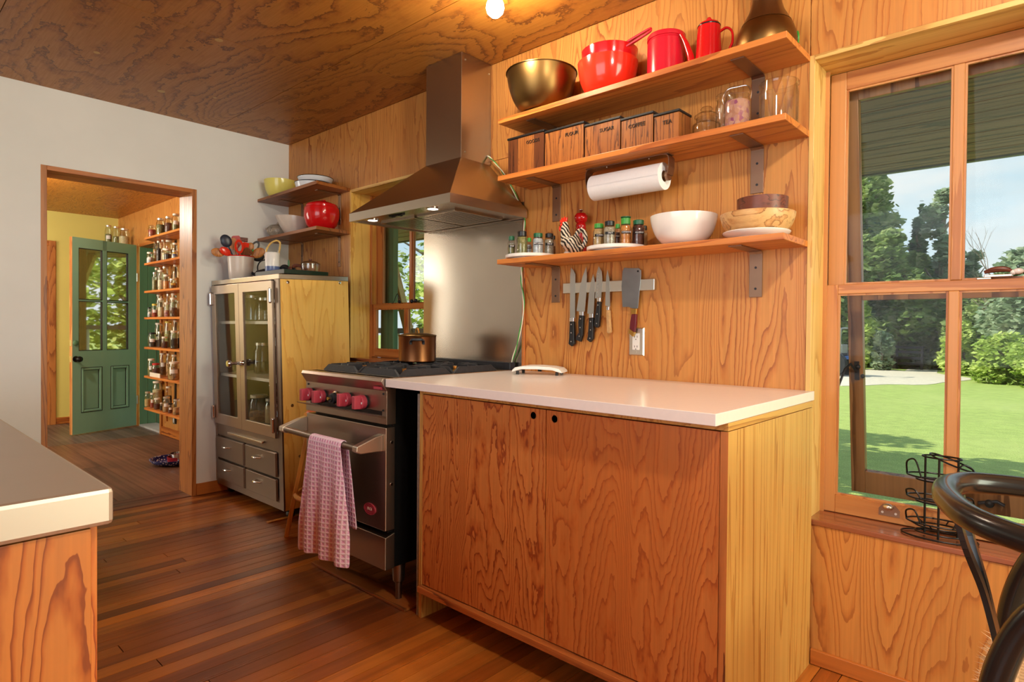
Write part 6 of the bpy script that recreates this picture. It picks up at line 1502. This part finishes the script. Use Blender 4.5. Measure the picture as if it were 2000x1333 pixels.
def tree(x, y, h, r, lab, mat=m_leaf, n=5000, size=.16, seed=1, kind='round', base=.12, z0=GZ, group='trees beyond the lawn', name='tree', cat='tree'):
    t = thing(name, lab, cat, (x, y, z0), group=group)
    rr = random.Random(seed); blobs = []
    if kind == 'cone':
        for i in range(9):
            f = i/8; blobs.append((rr.uniform(-.1,.1)*r, rr.uniform(-.1,.1)*r, h*(base+(1-base)*f*.97), r*(1-f)**.8+.06*r, h*.075))
    else:
        k = 11 if kind == 'round' else 9
        for i in range(k):
            f = (i+.5)/k; w = math.sin(PI*min(f*.85+.12, 1))**.7
            if kind == 'tall': w *= .62
            a = rr.uniform(0, 6.28); o_ = r*w*.5
            s_ = r*rr.uniform(.42, .66)*(.6+.5*w)
            blobs.append((o_*math.cos(a), o_*math.sin(a), h*(base+(1-base)*f*.92), s_, s_*.85))
    leaves('foliage', mat, blobs, n, size, seed, t)
    m = MB().tube(spline([(0,0,0),(.03*h*rr.uniform(-1,1),0,h*.35),(.02*h*rr.uniform(-1,1),0,h*.85)], 4), [.028*h*(1-.085*i)+.01 for i in range(9)], 8)
    for i in range(5):
        a = rr.uniform(0, 6.28); zz = h*rr.uniform(.35, .75); m.tube([(0,0,zz),(r*.6*math.cos(a),r*.6*math.sin(a),zz+h*.12)], [.012*h,.003*h], 5)
    m.build('trunk', m_bark, t, smooth=True)
    return t
TL = [
 (-3.5,30,9.4,2.7,'big bushy tree filling the left of the upper sash view',m_leaf,13000,.17,1,'round',.03),
 (-3.3,34,10.6,1.5,'dark conifer whose drooping tip shows above the bushy trees',m_leaf_dark,4500,.20,2,'cone',.15),
 (-1.5,29,6.4,1.6,'leafy green tree second from the left across the lawn',m_leaf,6500,.16,3,'round',.06),
 (-1.5,35,8.0,1.0,'small pointed conifer standing between two leafy trees',m_leaf_dark,3500,.18,4,'cone',.05),
 (-.10,31,8.6,1.15,'tall loose-crowned tree just left of the window muntin',m_leaf_grey,4200,.15,5,'tall',.18),
 (-.9,31,5.4,1.4,'lower leafy tree under the loose-crowned tree',m_leaf,5200,.16,14,'round',.02),
 (1.0,32,5.7,.75,'small dark-edged tree just right of the window muntin',m_leaf_grey,3000,.14,6,'tall',.12),
 (3.3,29,5.5,1.5,'greyish tree at the right edge of the window view',m_leaf_grey,5500,.15,7,'round',.05),
 (4.9,26,5.0,1.8,'tall greyish tree beyond the right edge of the window',m_leaf_grey,3500,.16,8,'round',.05)]
for a in TL: tree(a[0],a[1],a[2],a[3],a[4],a[5],a[6],a[7],a[8],a[9],a[10])
SH = [(1.75,27.5,3.6,1.35,'rounded green shrub right of the muntin at the lawn edge',m_leaf,4500,.13,21),
 (3.3,25,3.7,1.4,'silvery shrub at the right of the lower sash view',m_leaf_grey,4500,.12,22),
 (2.75,22.8,1.5,.95,'low yellowish weeds along the right lawn edge',m_leaf_yellow,3500,.08,23),
 (3.9,21.5,1.5,1.0,'low flowering weeds at the far right lawn edge',m_leaf_yellow,3500,.08,24),
 (.45,29.5,3.4,1.3,'spreading pale shrub left of the muntin in the lower sash',m_leaf,4500,.13,25),
 (-.45,31.5,2.0,1.1,'bright low shrub beside the shaded track',m_leaf_yellow,3200,.10,26),
 (-2.35,27,3.5,.55,'slender bright sapling beside the blue tractor',m_leaf_yellow,1500,.11,27),
 (-1.55,27,1.7,.5,'small white-flowered bush by the dark fence',m_leaf_grey,1400,.09,28),
 (1.3,26.3,2.0,.8,'bright green bush low behind the muntin',m_leaf_yellow,2800,.09,29)]
for a in SH: tree(a[0],a[1],a[2],a[3],a[4],a[5],a[6],a[7],a[8],'round',.0,group='shrubs along the lawn edge',name='shrub',cat='shrub')
for i,(x,y,h,r) in enumerate([(-7.5,36,6,2.6),(-5.2,38,6,2.4),(-1.5,39,4.2,2.2),(1.6,40,3.8,2.0),(4.6,38,4.2,2.2)]):
    tree(x,y,h,r,['far dark tree at the left of the shaded bank','far dark tree behind the big bushy tree','far dark tree behind the middle of the lawn','far low tree right of the muntin','far low tree at the right end of the bank'][i],m_leaf_dark,3200,.2,40+i,'round',.0,group='dark trees on the bank')
HB = [(-3.4,5.6,4.6,1.5,'sunlit bush close outside the range window',m_leaf_yellow,5000,.075,51),(-5.6,6.4,4.8,1.7,'tall pale bush left outside the range window',m_leaf,4500,.085,52),
 (-1.6,6.6,4.2,1.3,'leafy bush right outside the range window',m_leaf,4500,.075,53),(-.1,5.2,4.6,1.6,'sunlit bush reflected in the green door panes',m_leaf_yellow,8000,.085,54),(-8.2,4.0,4.6,1.9,'pale bush outside the far pantry end',m_leaf_yellow,3500,.09,55)]
for a in HB: tree(a[0],a[1],a[2],a[3],a[4],a[5],a[6],a[7],a[8],'round',.0,group='bushes close to the house',name='bush',cat='bush')
# bare twiggy tree at the right
bt = thing('bare_tree', 'leafless twiggy tree against the sky at the right', 'tree', (2.9, 25.5, GZ))
m = MB(); rb_ = random.Random(4)
def twig(p, d, L, r, k):
    q = p+d*L*.5+Vector((rb_.uniform(-.05,.05)*L, 0, .05*L)); e_ = p+d*L
    m.tube([p, q, e_], [r, r*.8, r*.55], 4)
    if k == 0: return
    for _ in range(3 if k > 1 else 2):
        dd = (d+Vector((rb_.uniform(-.7,.7), rb_.uniform(-.5,.5), rb_.uniform(-.1,.5)))).normalized(); twig(p+d*L*rb_.uniform(.45,1), dd, L*rb_.uniform(.5,.72), r*.5, k-1)
twig(Vector((0,0,0)), Vector((-.12,0,1)).normalized(), 2.8, .05, 4)
m.build('branches', m_bark, bt)
# dark fence line and tractor
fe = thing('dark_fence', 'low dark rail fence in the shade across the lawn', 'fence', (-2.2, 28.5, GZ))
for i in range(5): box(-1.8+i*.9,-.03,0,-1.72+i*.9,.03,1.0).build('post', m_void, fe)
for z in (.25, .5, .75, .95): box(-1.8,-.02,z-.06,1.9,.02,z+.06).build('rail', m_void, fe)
tr = thing('tractor', 'small blue tractor with a grey roll bar parked on the gravel', 'tractor', (-2.25, 22.5, GZ), -.25)
box(-.85,-.28,.55,.0,.28,.95).build('hood', m_blue, tr, bevel=.05); box(-.95,-.25,.35,.55,.25,.55).build('chassis', m_iron, tr)
box(-.02,-.45,.60,.62,.45,.72).build('fenders', m_blue, tr, bevel=.03); box(.12,-.2,.72,.45,.2,.82).build('seat', m_blackmatte, tr, bevel=.03); box(.40,-.2,.82,.47,.2,1.15).build('seat_back', m_grey, tr, bevel=.03)
MB().tube(spline([(.52,-.42,.5),(.52,-.42,1.55),(.52,-.34,1.72),(.52,0,1.74),(.52,.34,1.72),(.52,.42,1.55),(.52,.42,.5)], 4), .035, 8).build('roll_bar', m_grey, tr, smooth=True)
for sy in (-1, 1):
    MB().lathe([(.22,-.10),(.42,-.10),(.44,-.04),(.44,.04),(.42,.10),(.22,.10)], (.35,sy*.46,.44), 20, 'y').build('rear_wheel', m_iron, tr, smooth=True)
    MB().lathe([(.12,-.06),(.25,-.06),(.25,.06),(.12,.06)], (-.68,sy*.38,.25), 16, 'y').build('front_wheel', m_iron, tr, smooth=True)
MB().prism([(-1.35,.0),(-1.25,.0),(-1.15,.35),(-1.22,.42),(-1.32,.30)], XZ, -.5, .5).build('loader_bucket', m_blue, tr)
for sy in (-.35, .35): MB().tube([(-.0,sy,.75),(-.7,sy,.85),(-1.2,sy,.3)], .035, 6).build('loader_arm', m_blue, tr)
